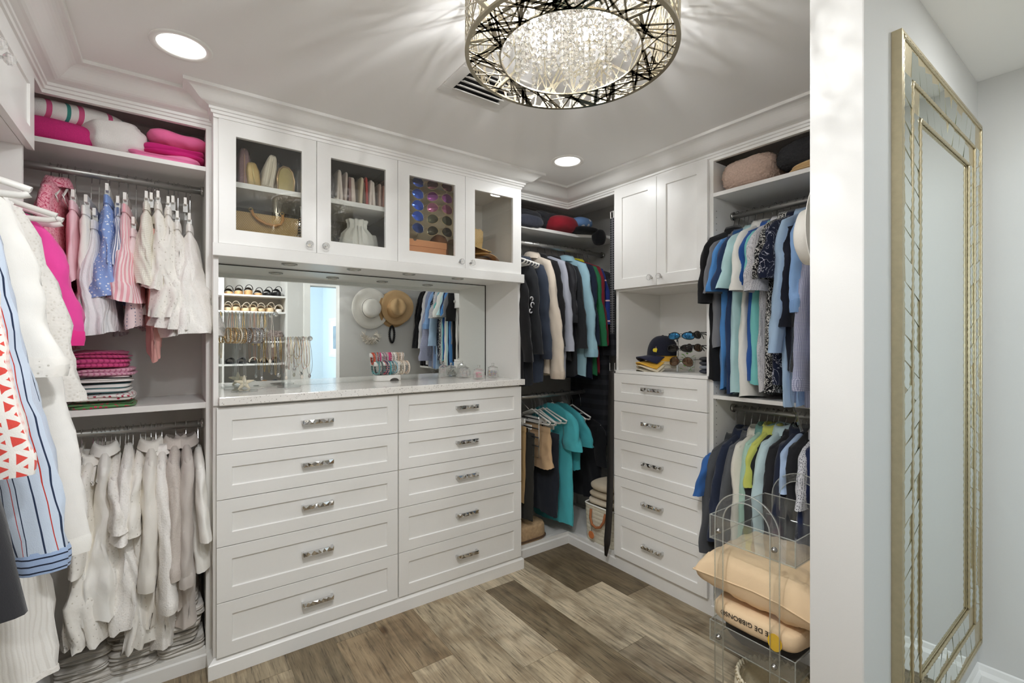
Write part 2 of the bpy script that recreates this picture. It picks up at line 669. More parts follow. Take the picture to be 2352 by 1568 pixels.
downlight(0.027, 1.976, 'round recessed ceiling light above the left closet corner', 0.8)
downlight(1.811, 1.961, 'round recessed ceiling light above the far corner closet', 2.6)
downlight(0.30, 0.70, 'added unseen ceiling fill light above the left wall closet', 14.0)  # lamp added out of view to brighten the dresser front
downlight(0.25, 0.0, 'added unseen ceiling fill light in front of the shoe shelves', 9.0)  # also added out of view, fill from the camera side
downlight(1.95, 0.0, 'added unseen ceiling fill light in front of the tall framed mirror', 2.6)  # added unseen lamp that lifts the light in the vestibule

VENTM = M('d9d7d3', 0.5, name='vent_enamel')
t = thing('ceiling_vent', 'white slatted air vent in the ceiling beside the chandelier', 'air vent', (1.0, 1.58, CEIL))
x0, x1, y0, y1 = 0.865, 1.165, 1.45, 1.705
mb = MB()
zc = CEIL
for a, b, c, d in ((x0, x1, y0, y0 + 0.045), (x0, x1, y1 - 0.045, y1), (x0, x0 + 0.045, y0 + 0.045, y1 - 0.045), (x1 - 0.045, x1, y0 + 0.045, y1 - 0.045)):
    mb.box(a, b, c, d, zc - 0.006, zc + 0.002)
mb.build('frame', VENTM, t, bevel=0.002)
MB().box(x0 + 0.04, x1 - 0.04, y0 + 0.04, y1 - 0.04, zc - 0.0015, zc - 0.0005).build('duct', M('2c2c2c', 0.9), t)
for i in range(5):
    yy = y0 + 0.062 + i * 0.034
    MB().prism([(yy - 0.013, zc - 0.018), (yy + 0.016, zc - 0.004), (yy + 0.014, zc - 0.001), (yy - 0.016, zc - 0.015)], 'X', x0 + 0.045, x1 - 0.045).build('slat', VENTM, t)

# ============================================================ cabinets
def shaker_mesh(wd, ht, fr=0.055, th=0.02, rec=0.007, name='front'):
    """shaker panel in X (width) and Z (height), its face towards -Y at y = 0"""
    mb = MB()
    o = [(0, 0), (wd, 0), (wd, ht), (0, ht)]
    i1 = [(fr, fr), (wd - fr, fr), (wd - fr, ht - fr), (fr, ht - fr)]
    e = 0.002
    i2 = [(fr + e, fr + e), (wd - fr - e, fr + e), (wd - fr - e, ht - fr - e), (fr + e, ht - fr - e)]
    vs = [(x, 0, z) for x, z in o] + [(x, 0, z) for x, z in i1] + [(x, rec, z) for x, z in i2] + [(x, th, z) for x, z in o]
    fs = []
    for j in range(4):
        k = (j + 1) % 4
        fs += [(j, k, 4 + k, 4 + j), (4 + j, 4 + k, 8 + k, 8 + j), (12 + k, 12 + j, j, k)]
    fs += [(8, 9, 10, 11), (15, 14, 13, 12)]
    mb.add(vs, fs)
    return mb


def handle_mesh(seed):
    """faceted bar pull: width along X, sticks out to -Y, centre at origin"""
    rr = random.Random(seed)
    mb = MB()
    W, H, y = 0.066, 0.0095, -0.030
    n = 6
    top = [Vector((-W + 2 * W * i / n, y, H)) for i in range(n + 1)]
    bot = [Vector((-W + 2 * W * i / n, y, -H)) for i in range(n + 1)]
    for arr in (top, bot):
        for i in range(1, n):
            arr[i].x += rr.uniform(-0.006, 0.006)
    for i in range(n):
        q = [top[i], top[i + 1], bot[i + 1], bot[i]]
        c = sum(q, Vector()) / 4
        c.y -= rr.uniform(0.002, 0.007)
        c.x += rr.uniform(-0.005, 0.005)
        c.z += rr.uniform(-0.005, 0.005)
        mb.add(q + [c], [(0, 1, 4), (1, 2, 4), (2, 3, 4), (3, 0, 4)])
    mb.add([(-W, y, H), (W, y, H), (W, y, -H), (-W, y, -H), (-W, y + 0.009, H), (W, y + 0.009, H), (W, y + 0.009, -H), (-W, y + 0.009, -H)],
           [(0, 1, 5, 4), (1, 2, 6, 5), (2, 3, 7, 6), (3, 0, 4, 7), (4, 5, 6, 7)])
    for s in (-1, 1):
        mb.box(s * 0.064 - 0.005, s * 0.064 + 0.005, y + 0.008, 0.001, -0.007, 0.007)
    return mb


HANDLES = [handle_mesh(s).mesh('handle') for s in range(5)]


def knob_mesh():
    mb = MB()
    mb.lathe([(0.001, 0), (0.008, 0), (0.008, 0.003), (0.005, 0.006), (0.005, 0.013), (0.001, 0.013)], 14)
    base = mb
    ball = MB()
    prof = [(0.001, 0.012), (0.009, 0.014), (0.0165, 0.021), (0.0165, 0.029), (0.011, 0.037), (0.001, 0.040)]
    ball.lathe(prof, 10)
    rot = Matrix.Rotation(PI / 2, 4, 'X')
    base.xform(rot)
    ball.xform(rot)
    return base.mesh('knob_base'), ball.mesh('knob')


KB, KN = knob_mesh()


def knob(parent, loc, rz=0.0):
    a = put('knob', KN, CRYS, parent)
    a.location = Vector(loc)
    a.rotation_euler = (0, 0, rz)
    b = put('knob_base', KB, CHROME, parent)
    b.location = Vector(loc)
    b.rotation_euler = (0, 0, rz)
    return a


# ------------------------------------------------------------ dresser
ZD = [1.121, 0.925, 0.734, 0.538, 0.306, 0.078]
hi = 0
for (xa, xb, lab, fa, fb) in ((0.139, 0.9415, 'white five-drawer dresser unit beside the white blouses', 0.150, 0.9385),
                              (0.9415, 1.735, 'white five-drawer dresser unit beside the corner closet', 0.9445, 1.733)):
    t = thing('drawer_unit', lab, 'drawer unit', ((xa + xb) / 2, 2.5, 0.0))
    MB().box(xa, xb - 0.0005, 2.3125, 2.684, 0.078, 1.129).build('body', WHITE_IN, t)
    for i in range(5):
        z1, z0 = ZD[i] - 0.0015, ZD[i + 1] + 0.0015
        mb = shaker_mesh(fb - fa, z1 - z0)
        d = mb.build('drawer', WHITE, t, local=True, bevel=0.0012)
        d.location = Vector((fa, 2.29, z0)) - t.location
        h = put('handle', HANDLES[hi % 5], CHROME, d)
        h.location = ((fb - fa) * (0.505 if fa < 0.5 else 0.512), 0.007, (z1 - z0) * 0.53)
        hi += 1

qm, nt, p = newmat('speckled_quartz')
tc = nd(nt, 'ShaderNodeTexCoord')
v1 = nd(nt, 'ShaderNodeTexVoronoi', i_Scale=170.0)
n1 = nd(nt, 'ShaderNodeTexNoise', i_Scale=140.0, i_Detail=2.0)
nt.links.new(tc.outputs['Object'], v1.inputs['Vector'])
nt.links.new(tc.outputs['Object'], n1.inputs['Vector'])
f1 = math_n(nt, 'MULTIPLY', math_n(nt, 'LESS_THAN', v1.outputs['Distance'], 0.34), math_n(nt, 'GREATER_THAN', n1.outputs[0], 0.56))
nt.links.new(mix_n(nt, f1, hx('e9e6e1'), hx('9a948c')), p.inputs['Base Color'])
p.inputs['Roughness'].default_value = 0.12
t = tag(MB().box(0.157, 1.746, 2.268, 2.668, 1.130, 1.1655).build('countertop', qm, bevel=0.003),
        'speckled white quartz countertop on the dresser', 'countertop')

# alcove sides, mirror, light bridge
t = thing('side_panel', 'tall white side panel left of the dresser mirror', 'panel', (0.148, 2.5, 0))
MB().box(0.139, 0.1572, 2.3, 2.70, 1.129, 2.326).build('panel', WHITE, t)
t = thing('side_panel', 'tall white side panel right of the dresser mirror', 'panel', (1.725, 2.5, 1.13))
MB().box(1.7145, 1.735, 2.3, 2.70, 1.1656, 2.326).build('panel', WHITE, t)
mt = thing('vanity_mirror', 'frameless mirror over the speckled countertop', 'mirror', (0.93, 2.67, 1.1655))
MB().box(0.158, 1.714, 2.6635, 2.664, 1.166, 1.772).build('glass', MIRROR, mt)
MB().box(0.157, 1.7144, 2.6642, 2.699, 1.1657, 1.772).build('backing', WHITE_IN, mt)
MB().box(1.7085, 1.7142, 2.662, 2.664, 1.166, 1.772).box(0.158, 1.7142, 2.662, 2.664, 1.768, 1.772).build('edge_trim', M('2a2a28', 0.5), mt)
t = thing('light_bridge', 'white valance shelf with puck lights under the glass cabinets', 'valance', (0.93, 2.5, 1.75))
MB().box(0.135, 1.740, 2.268, 2.2995, 1.751, 1.8025).build('front_rail', WHITE, t, bevel=0.0015)
MB().box(0.1575, 1.714, 2.2996, 2.70, 1.7725, 1.8025).build('soffit', WHITE, t)
for u, v in ((665, 606), (813, 618), (939, 629), (1051, 639)):
    q = PX(u, v, Z=1.7725)
    r_ = MB().lathe([(0.026, 0.0), (0.036, 0.0), (0.035, -0.005), (0.030, -0.006), (0.026, -0.003)], 24, (q.x, q.y, 1.7725), closed=True).build('puck_light', STEEL, t, True)
    MB().lathe([(0.001, -0.002), (0.027, -0.002), (0.027, 0.0), (0.001, 0.0)], 24, (q.x, q.y, 1.7725)).build('puck_lens', M('cfcdc6', 0.35), r_)

# ------------------------------------------------------------ glass-door cabinets
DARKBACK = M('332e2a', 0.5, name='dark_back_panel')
XD = [0.156, 0.5435, 0.9385, 1.3375, 1.7335]


def glass_door(parent, xa, xb, knob_side):
    wd, ht, fr = xb - xa, 2.3255 - 1.8065, 0.063
    mb = MB()
    z0, z1 = 1.8065, 2.3255
    y0, y1 = 2.29, 2.311
    o_ = [(xa, z0), (xb, z0), (xb, z1), (xa, z1)]
    i_ = [(xa + fr, z0 + fr), (xb - fr, z0 + fr), (xb - fr, z1 - fr), (xa + fr, z1 - fr)]
    vs = [(x, y0, z) for x, z in o_] + [(x, y0, z) for x, z in i_] + [(x, y1, z) for x, z in o_] + [(x, y1, z) for x, z in i_]
    fs = []
    for j in range(4):
        k = (j + 1) % 4
        fs += [(j, k, 4 + k, 4 + j), (8 + k, 8 + j, 12 + j, 12 + k), (j, 8 + j, 8 + k, k), (4 + j, 4 + k, 12 + k, 12 + j)]
    mb.add(vs, fs)
    d = mb.build('door', WHITE, parent, bevel=0.0012)
    MB().box(xa + fr - 0.004, xb - fr + 0.004, 2.300, 2.304, z0 + fr - 0.004, z1 - fr + 0.004).build('pane', PANE, d)
    kx = xb - 0.034 if knob_side > 0 else xa + 0.034
    k = knob(d, Vector((kx, 2.29, z0 + 0.032)) - origin_of(d))
    return d


for i, (xa, xb, lab) in enumerate(((0.1575, 0.939, 'white wall cabinet with two glass doors holding handbags'),
                                   (0.9395, 1.7143, 'white wall cabinet with two glass doors holding sunglasses and straw hats'))):
    t = thing('glass_cabinet', lab, 'cabinet', ((xa + xb) / 2, 2.5, 1.8026))
    mb = MB()
    mb.box(xa, xa + 0.015, 2.3125, 2.685, 1.803, 2.3255).box(xb - 0.015, xb, 2.3125, 2.685, 1.803, 2.3255)
    mb.box(xa + 0.015, xb - 0.015, 2.3125, 2.685, 1.803, 1.82).box(xa + 0.015, xb - 0.015, 2.3125, 2.685, 2.3095, 2.3255)
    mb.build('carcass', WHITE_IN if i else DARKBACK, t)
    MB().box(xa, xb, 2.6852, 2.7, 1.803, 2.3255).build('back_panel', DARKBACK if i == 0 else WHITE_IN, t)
    if i == 0:
        MB().box(xa + 0.0152, xb - 0.0152, 2.335, 2.684, 2.063, 2.086).build('shelf', WHITE_IN, t)
        MB().box(0.535, 0.552, 2.3125, 2.33, 1.82, 2.3095).build('stile', WHITE_IN, t)
    for j in (0, 1):
        glass_door(t, XD[2 * i + j] + 0.001, XD[2 * i + j + 1] - 0.001, 1 if j == 0 else -1)

# ------------------------------------------------------------ closet carcasses
PIN = M('1a1a1a', 0.9)


def rod_part(parent, p0, p1, r=0.0155):
    o = MB().cyl(p0, p1, r, 20).build('rod', ROD, parent, True)
    d = (Vector(p1) - Vector(p0)).normalized()
    for q, s in ((Vector(p0), 1), (Vector(p1), -1)):
        MB().cyl(q, q + d * s * 0.012, r + 0.006, 20).build('rod_socket', STEEL, parent, True)
    return o


# left of the dresser
t = thing('closet_unit', 'white closet bay with two rods between dresser and left wall', 'closet', (-0.3, 2.55, 0))
MB().box(0.118, 0.1388, 2.40, 2.785, 0.0, 2.31).build('side_panel', WHITE, t, bevel=0.001)
MB().box(-0.949, 0.1388, 2.7855, 2.7995, 0.0, 2.4).build('back_panel', WHITE_IN, t)
MB().box(-0.949, 0.1178, 2.40, 2.7853, 2.127, 2.146).build('shelf', WHITE, t, bevel=0.001)
MB().box(-0.949, 0.1178, 2.40, 2.7853, 1.111, 1.136).build('shelf', WHITE, t, bevel=0.001)
MB().box(-0.949, 0.1178, 2.402, 2.7853, 0.055, 0.077).build('bottom_deck', WHITE, t)
rod_part(t, (-0.94, 2.55, 2.077), (0.1175, 2.55, 2.077))
rod_part(t, (-0.94, 2.55, 1.024), (0.1175, 2.55, 1.024))

# left wall closet
t = thing('wall_closet', 'white closet along the left wall with shaker doors above the rod', 'closet', (-0.6, 1.3, 0))
MB().box(-0.949, -0.40, 2.200, 2.219, 0.0, 2.31).build('side_panel', WHITE, t)
MB().box(-0.949, -0.40, 0.30, 2.1998, 2.045, 2.065).build('cabinet_floor', WHITE, t)
MB().box(-0.949, -0.40, 0.28, 0.2998, 0.0, 2.31).build('side_panel', WHITE, t)
for i in range(4):
    ya = 0.34 + i * 0.478
    d = shaker_mesh(0.474, 0.262, 0.06).build('door', WHITE, t, local=True, bevel=0.001)
    d.rotation_euler = (0, 0, PI / 2)
    d.location = Vector((-0.379, ya, 2.047)) - t.location
    k = knob(d, (0.04 if i % 2 else 0.434, 0, 0.11))
rod_part(t, (-0.56, 0.301, 1.95), (-0.56, 2.199, 1.95))

# corner closet
t = thing('corner_closet', 'white corner closet bay between the dresser and right-hand drawers', 'closet', (2.2, 2.5, 0))
mb = MB()
mb.box(1.7355, 2.665, 2.40, 2.785, 0.06, 0.079).box(2.225, 2.665, 1.965, 2.3998, 0.06, 0.079)
mb.build('bottom_deck', WHITE, t)
mb = MB()
mb.prism([(1.7355, 2.40), (2.30, 2.40), (2.50, 2.30), (2.665, 2.30), (2.665, 2.785), (1.7355, 2.785)], 'Z', 2.128, 2.147)
mb.build('shelf', WHITE, t)
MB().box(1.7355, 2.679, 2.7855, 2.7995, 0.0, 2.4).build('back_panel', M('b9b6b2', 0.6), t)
rod_part(t, (1.7356, 2.49, 2.052), (2.664, 2.49, 2.052))
rod_part(t, (1.7356, 2.50, 1.022), (2.664, 2.50, 1.022))

# right wall: drawers, niche, cabinet
t = thing('drawer_unit', 'white five-drawer unit with an open niche above it', 'drawer unit', (2.45, 1.65, 0))
MB().box(2.222, 2.665, 1.3415, 1.9635, 0.085, 1.2015).build('body', WHITE_IN, t)
MB().box(2.203, 2.665, 1.342, 1.963, 1.202, 1.2195).build('top', WHITE, t, bevel=0.0015)
ZB = [1.2015, 1.031, 0.800, 0.574, 0.338, 0.086]
for i in range(5):
    z1, z0 = ZB[i] - 0.0015, ZB[i + 1] + 0.0015
    d = shaker_mesh(0.618, z1 - z0).build('drawer', WHITE, t, local=True, bevel=0.0012)
    d.rotation_euler = (0, 0, -PI / 2)
    d.location = Vector((2.20, 1.962, z0)) - t.location
    h = put('handle', HANDLES[(i + 2) % 5], CHROME, d)
    h.location = (0.285, 0.007, (z1 - z0) * 0.53)
MB().box(2.222, 2.665, 1.945, 1.9632, 1.2197, 1.70).build('niche_side', WHITE, t)
MB().box(2.222, 2.665, 1.3416, 1.359, 1.2197, 1.70).build('niche_side', WHITE, t)
MB().box(2.63, 2.665, 1.3592, 1.9448, 1.2197, 1.70).build('niche_back', WHITE, t)
t = thing('wall_cabinet', 'white cabinet with two shaker doors above the cap niche', 'cabinet', (2.45, 1.65, 1.70))
MB().box(2.222, 2.665, 1.3415, 1.9635, 1.7005, 2.31).build('body', WHITE_IN, t)
for i, (ya, yb) in enumerate(((1.9615, 1.6515), (1.6495, 1.3425))):
    d = shaker_mesh(ya - yb, 2.322 - 1.712, 0.06).build('door', WHITE, t, local=True, bevel=0.0012)
    d.rotation_euler = (0, 0, -PI / 2)
    d.location = Vector((2.20, ya, 1.712)) - t.location
    knob(d, ((ya - yb) - 0.032 if i == 0 else 0.03, 0, 0.045))

# right wall: hanging bay
t = thing('closet_unit', 'white closet bay with two rods beside the partition wall', 'closet', (2.45, 0.93, 0))
MB().box(2.222, 2.665, 1.3222, 1.3412, 0.0, 2.31).build('side_panel', WHITE, t, bevel=0.001)
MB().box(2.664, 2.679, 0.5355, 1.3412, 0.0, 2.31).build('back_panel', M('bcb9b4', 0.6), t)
MB().box(2.222, 2.6638, 0.5355, 1.322, 2.128, 2.147).build('shelf', WHITE, t)
MB().box(2.222, 2.6638, 0.5355, 1.322, 1.106, 1.125).build('shelf', WHITE, t)
MB().box(2.225, 2.6638, 0.5355, 1.322, 0.06, 0.079).build('bottom_deck', WHITE, t)
rod_part(t, (2.40, 0.536, 2.055), (2.40, 1.3218, 2.055))
rod_part(t, (2.40, 0.536, 1.045), (2.40, 1.3218, 1.045))
mb = MB()
for z in [0.3 + 0.032 * i for i in range(56)]:
    for x in (2.25, 2.60):
        mb.cyl((x, 1.3222, z), (x, 1.3217, z), 0.0025, 6)
mb.build('pin_holes', PIN, t)

# ------------------------------------------------------------ shoe niche behind the camera
t = thing('shoe_shelves', 'white built-in shoe shelves facing the vanity mirror', 'shelves', (0.3, -0.46, 0))
for x in (-0.42, 0.415, 1.012):
    MB().box(x, x + 0.018, -0.62, -0.301, 0, 2.35).build('divider', WHITE, t)
SHZ = [1.886, 1.712, 1.395, 1.155, 0.90, 0.55, 0.2]
for z in SHZ:
    MB().box(-0.402, 0.4148, -0.6195, -0.305, z - 0.018, z).build('shelf', WHITE, t)
    MB().box(0.4332, 1.0118, -0.6195, -0.305, z - 0.018, z).build('shelf', WHITE, t)
MB().box(-0.42, 1.03, -0.62, -0.301, 2.352, 2.41).build('top_fascia', WHITE, t)

# ============================================================ hangers
H_WHITE = M('efede8', 0.6, name='white_hanger_plastic')
H_WOOD = M('d9c8ad', 0.5, name='pale_wood_hanger')
WIRE = M('c4c4c4', 0.18, metal=1.0, name='hook_wire')
HMESH = {}


def hook_path(h, r=0.0195):
    pts = [(0, 0, -0.004), (0, 0, h * 0.35), (0.006, 0, h - 0.045), (0.016, 0, h - 0.020)]
    for i in range(8):
        a = math.radians(-35 + 205 * i / 7)
        pts.append((r * math.cos(a), 0, h + r * math.sin(a)))
    return pts


def hanger_mesh(kind, h, wd=0.2):
    key = (kind, round(h, 2), wd)
    if key in HMESH:
        return HMESH[key]
    out = [('hook', MB().tube(hook_path(h), 0.0018, 6).mesh('hook'), WIRE)]
    mb = MB()
    if kind in ('velvet', 'plastic', 'wood', 'thick'):
        r = {'velvet': 0.0042, 'plastic': 0.0055, 'wood': 0.0075, 'thick': 0.0095}[kind]
        path = [(-wd, 0, -0.062), (-wd * 0.55, 0, -0.034), (-0.03, 0, -0.008), (0, 0, 0.004), (0.03, 0, -0.008), (wd * 0.55, 0, -0.034), (wd, 0, -0.062)]
        if kind == 'wood':
            mb.tube(path, [r * 0.8, r, r * 1.5, r * 1.6, r * 1.5, r, r * 0.8], 8)
        else:
            loop = path + [(wd - 0.004, 0, -0.074), (wd - 0.02, 0, -0.080), (0, 0, -0.080), (-wd + 0.02, 0, -0.080), (-wd + 0.004, 0, -0.074)]
            mb.tube(loop, r, 6, closed=True)
    else:                                    # clip hanger: a flat bar
        mb.box(-wd * 0.75, wd * 0.75, -0.005, 0.005, -0.022, 0.006)
    me = mb.mesh('hanger_body')
    me.polygons.foreach_set('use_smooth', [kind != 'clip'] * len(me.polygons))
    out.append(('body', me, H_WOOD if kind == 'wood' else H_WHITE))
    if kind == 'clip':
        for s in (-1, 1):
            x = s * wd * 0.55
            out.append(('clip', MB().box(x - 0.008, x + 0.008, -0.008, 0.008, -0.052, -0.016).mesh('clip'), WIRE))
    HMESH[key] = out
    return out


def hanger(kind, pos, rz, h, label, group, wd=0.2):
    t = thing('clothes_hanger', label, 'hanger', pos, rz, group)
    for n, me, m in hanger_mesh(kind, h, wd):
        put(n, me, m, t)
    return t


# ============================================================ garments
def wob(rr, k=5, f=(6, 30)):
    return [(rr.uniform(*f), rr.uniform(0, 6.28), rr.uniform(0.4, 1.0)) for _ in range(k)]


def ev(ws, s):
    return sum(a * math.sin(f * s + p) for f, p, a in ws) / len(ws)


def torso(rr, L, sw, hem, th, thb, slope, neck, fold, ruffle, tiers, n=44, m=22, top=True, hemcut=0.0):
    rs = []
    w1, w2 = wob(rr, 4, (2.0, 7.0)), wob(rr, 4, (8.0, 16.0))
    w3 = wob(rr, 5, (9.0, 34.0))
    ph = rr.uniform(0, 6.28)
    mr = rr.randint(9, 14)
    lev = []
    if top:
        for k in range(6):
            q = k / 5
            lev.append((-slope * q, neck + (sw - neck) * q, 0.012 + (th - 0.012) * q, 0.0))
    else:
        lev.append((0.0, sw, th * 0.55, 0.0))
        lev.append((-0.035, sw * 1.0, th * 0.6, 0.0))
    z0 = lev[-1][0]
    for i in range(1, m + 1):
        t = i / m
        hw = sw + (hem - sw) * t
        if top:
            hw -= 0.012 * math.sin(PI * min(1, t * 2.2)) * (t < 0.45)
        tt = th + (thb - th) * t
        for tz in tiers:
            if t > tz:
                hw *= 1.0 + 0.07
                tt *= 1.10
        lev.append((z0 - t * (L + z0), hw, tt, t))
    for z, hw, tt, t in lev:
        ring = []
        g = min(1.0, t * 1.8) * fold
        hz = max(0.0, (t - 0.75) / 0.25)
        for j in range(n):
            a = 2 * PI * j / n
            ca, sa = math.cos(a), math.sin(a)
            x = hw * math.copysign(abs(ca) ** 0.8, ca)
            y = tt * math.copysign(abs(sa) ** 0.8, sa)
            s = x / max(hw, 0.01)
            y += g * (ev(w1, s * 2 + t) + 0.55 * ev(w2, s + 0.6 * t)) * (1.0 - 0.2 * abs(s))
            x += 0.5 * g * ev(w2, t * 2.0 + sa)
            if ruffle:
                rf = 1 + ruffle * t * t * math.sin(mr * a + ph + 2 * t) + ruffle * 0.5 * hz * math.sin(2.6 * mr * a + ph)
                x *= rf
                y *= rf
            dz = 0.004 * ev(w3, a) * (t > 0) + hemcut * t * s * 0.5 + 0.010 * t * math.sin(2 * a + ph)
            if t > 0:
                nv = Vector((x * 16 + ph * 7, (1 if sa > 0 else -1) * 3.0 + y * 10, z * 7))
                q_ = min(1.0, t * 4) * (0.004 + 0.35 * fold)
                y += q_ * MN.noise(nv) * 1.3 + 0.5 * q_ * MN.noise(nv * 2.2)
                x += 0.7 * q_ * MN.noise(nv + Vector((9, 9, 9)))
            ring.append((x, y, z + dz))
        rs.append(ring)
    return rs


def sleeve_rings(rr, side, sw, slope, ln, r0, r1, out, puff=0.0, n=20, m=22, tuck=0.035, slant=0.10):
    rs = []
    ph, p2 = rr.uniform(0, 6.28), rr.uniform(0, 6.28)
    dr = rr.uniform(-0.02, 0.02)
    fl = 0.36 if ln < 0.35 and not puff else (0.5 if not puff else 0.7)
    for i in range(m + 1):
        s = i / m
        cx = side * (sw - tuck + out * (1 - math.exp(-2.2 * s)) + slant * ln * s)
        cy = dr * s + 0.004 * math.sin(5 * s + ph)
        cz = -slope + 0.008 - ln * s
        rad = r0 + (r1 - r0) * s + puff * math.sin(PI * min(1, s * 1.0)) ** 0.8
        if s < 0.12:
            rad *= 0.62 + 0.38 * (s / 0.12)
        ring = []
        for j in range(n):
            a = 2 * PI * j / n
            k = 1 + 0.09 * math.sin(11 * s + 2 * a + ph) * min(1, s * 3) + 0.05 * math.sin(3 * a + p2 + 5 * s)
            k += 0.22 * MN.noise(Vector((2.2 * math.cos(a) + ph * 5, 2.2 * math.sin(a), 7 * ln * s * 2.2)))  * min(1, s * 4)
            ring.append((cx + rad * k * math.cos(a), cy + rad * fl * k * math.sin(a), cz + 0.012 * math.cos(a) * side * (1 - s) * -1))
        rs.append(ring)
    return rs


def add_arc(o, rings):
    """store the way round the cloth, so that woven stripes follow it"""
    ref = [Vector(p_) for p_ in rings[int(0.6 * len(rings))]]
    n = len(ref)
    cum = [0.0]
    for j in range(1, n):
        cum.append(cum[-1] + (ref[j] - ref[j - 1]).length)
    me = o.data
    k = len(me.vertices)
    a = me.attributes.new('arc', 'FLOAT', 'POINT')
    a.data.foreach_set('value', [cum[i % n] for i in range(k)])
    b = me.attributes.new('has_arc', 'FLOAT', 'POINT')
    b.data.foreach_set('value', [1.0] * k)
    return o


def garment(name, label, cat, pos, rz, L, mat, sw=0.19, hem=None, th=0.022, thb=0.03, slope=0.055, neck=0.05, fold=0.012,
            sleeve=None, slant=0.10, near_sd=-1, collar=None, cuff=None, ruffle=0.0, tiers=(), top=True, seed=0, group=None, placket=None, hemcut=0.0, trim=None, buttons=None, tilt=0.0):
    """pos = neck of the hanger; local X runs along the shoulders"""
    rr = random.Random(seed)
    t = thing(name, label, cat, pos, rz + tilt, group)
    hem = hem or sw
    rs = torso(rr, L, sw, hem, th, thb, slope, neck, fold, ruffle, tiers, top=top, hemcut=hemcut)
    add_arc(MB().rings(rs, True, False).build('body', mat, t, True, local=True), rs)
    if not top:
        MB().rings([[(x * 1.02, y * 1.15, 0.004) for x, y, z in rs[0]], [(x * 1.03, y * 1.2, -0.030) for x, y, z in rs[0]]], True, False).build('waistband', trim or mat, t, True, local=True)
    if sleeve:
        ln, r0, r1 = sleeve[:3]
        out = sleeve[3] if len(sleeve) > 3 else 0.015
        puff = sleeve[4] if len(sleeve) > 4 else 0.0
        for sd in (-1, 1):
            q = sleeve_rings(rr, sd, sw, slope, ln, r0, r1, out if sd == near_sd else 0.0, puff, slant=slant if sd == near_sd else 0.0)
            so = add_arc(MB().rings(q, True, False).build('sleeve', mat, t, True, local=True), q)
            if cuff:
                last = q[-1]
                c = np.mean(np.array(last), axis=0)
                def ringk(k, dz):
                    return [tuple(c + (np.array(v) - c) * np.array([k, k, 0]) + np.array([0, 0, dz])) for v in last]
                MB().rings([ringk(0.95, 0.012), ringk(1.04, 0.0), ringk(1.06, -0.022), ringk(1.0, -0.045)], False, False).build('cuff', cuff, so, True, local=True)
    if collar:
        rc = [[((neck + 0.012) * k * math.cos(2 * PI * j / 20), (0.034) * k * math.sin(2 * PI * j / 20), z - 0.006 * math.cos(4 * PI * j / 20)) for j in range(20)]
              for k, z in ((1.0, -0.020), (1.02, 0.012), (1.0, 0.022), (1.22, 0.006), (1.42, -0.022))]
        MB().rings(rc).build('collar', collar, t, True, local=True)
    if placket:
        ys = [min(v[1] for v in r if abs(v[0]) < 0.03) if any(abs(v[0]) < 0.03 for v in r) else -th for r in rs[5:]]
        zs = [sum(v[2] for v in r) / len(r) for r in rs[5:]]
        MB().rings([[(-0.012, y - 0.002, z), (0.012, y - 0.002, z), (0.012, y + 0.004, z), (-0.012, y + 0.004, z)] for y, z in zip(ys, zs)], True, True).build('placket', placket, t, local=True)
    if trim and top:
        last = rs[-1]
        MB().rings([[(x * 1.01, y * 1.03, z + 0.012) for x, y, z in last], [(x * 1.02, y * 1.05, z - 0.006) for x, y, z in last]]).build('hem_trim', trim, t, True, local=True)
    return t


def hang(name, label, cat, axis, near, rodc, u, vt, vb, mat, hk='velvet', seed=0, hw=None, **kw):
    """one garment on its hanger: (u, vt..vb) is where its room-side edge shows, near is the depth of that edge, rodc = (rod depth, rod z)"""
    if axis == 'X':                    # rod runs along X, shoulders along Y
        a = PX(u, vt, Y=near)
        b = PX(u, vb, Y=near)
        pos = [a.x, rodc[0], 0]
        rz = PI / 2
    else:
        a = PX(u, vt, X=near)
        b = PX(u, vb, X=near)
        pos = [rodc[0], a.y, 0]
        rz = 0.0
    return hang_at(name, label, cat, pos, rz, abs(rodc[0] - near), a.z, b.z, rodc[1], mat, hk, seed, **kw)


HGROUP = {}


def hang_at(name, label, cat, pos, rz, half, ztop, zbot, rodz, mat, hk='velvet', seed=0, hlabel=None, hgroup=None, **kw):
    slope = kw.get('slope', 0.055)
    kw.setdefault('sw', half)
    top = kw.get('top', True)
    neckz = min(ztop + (slope if top else 0.05), rodz - 0.062)
    gz = neckz if top else neckz - 0.05
    L = max(0.12, gz - zbot)
    pos = (pos[0], pos[1], gz)
    tilt = kw.pop('tilt', random.Random(seed).uniform(-0.06, 0.06))
    g = garment(name, label, cat, pos, rz, L, mat, seed=seed, tilt=tilt, **kw)
    kn = {'velvet': 'slim white', 'plastic': 'thick white', 'wood': 'pale wooden', 'clip': 'white clip'}[hk]
    hanger(hk, (pos[0], pos[1], neckz), rz + tilt, rodz - neckz, kn + ' hanger holding the ' + label, hgroup, 0.19 if hk != 'clip' else 0.16)
    return g

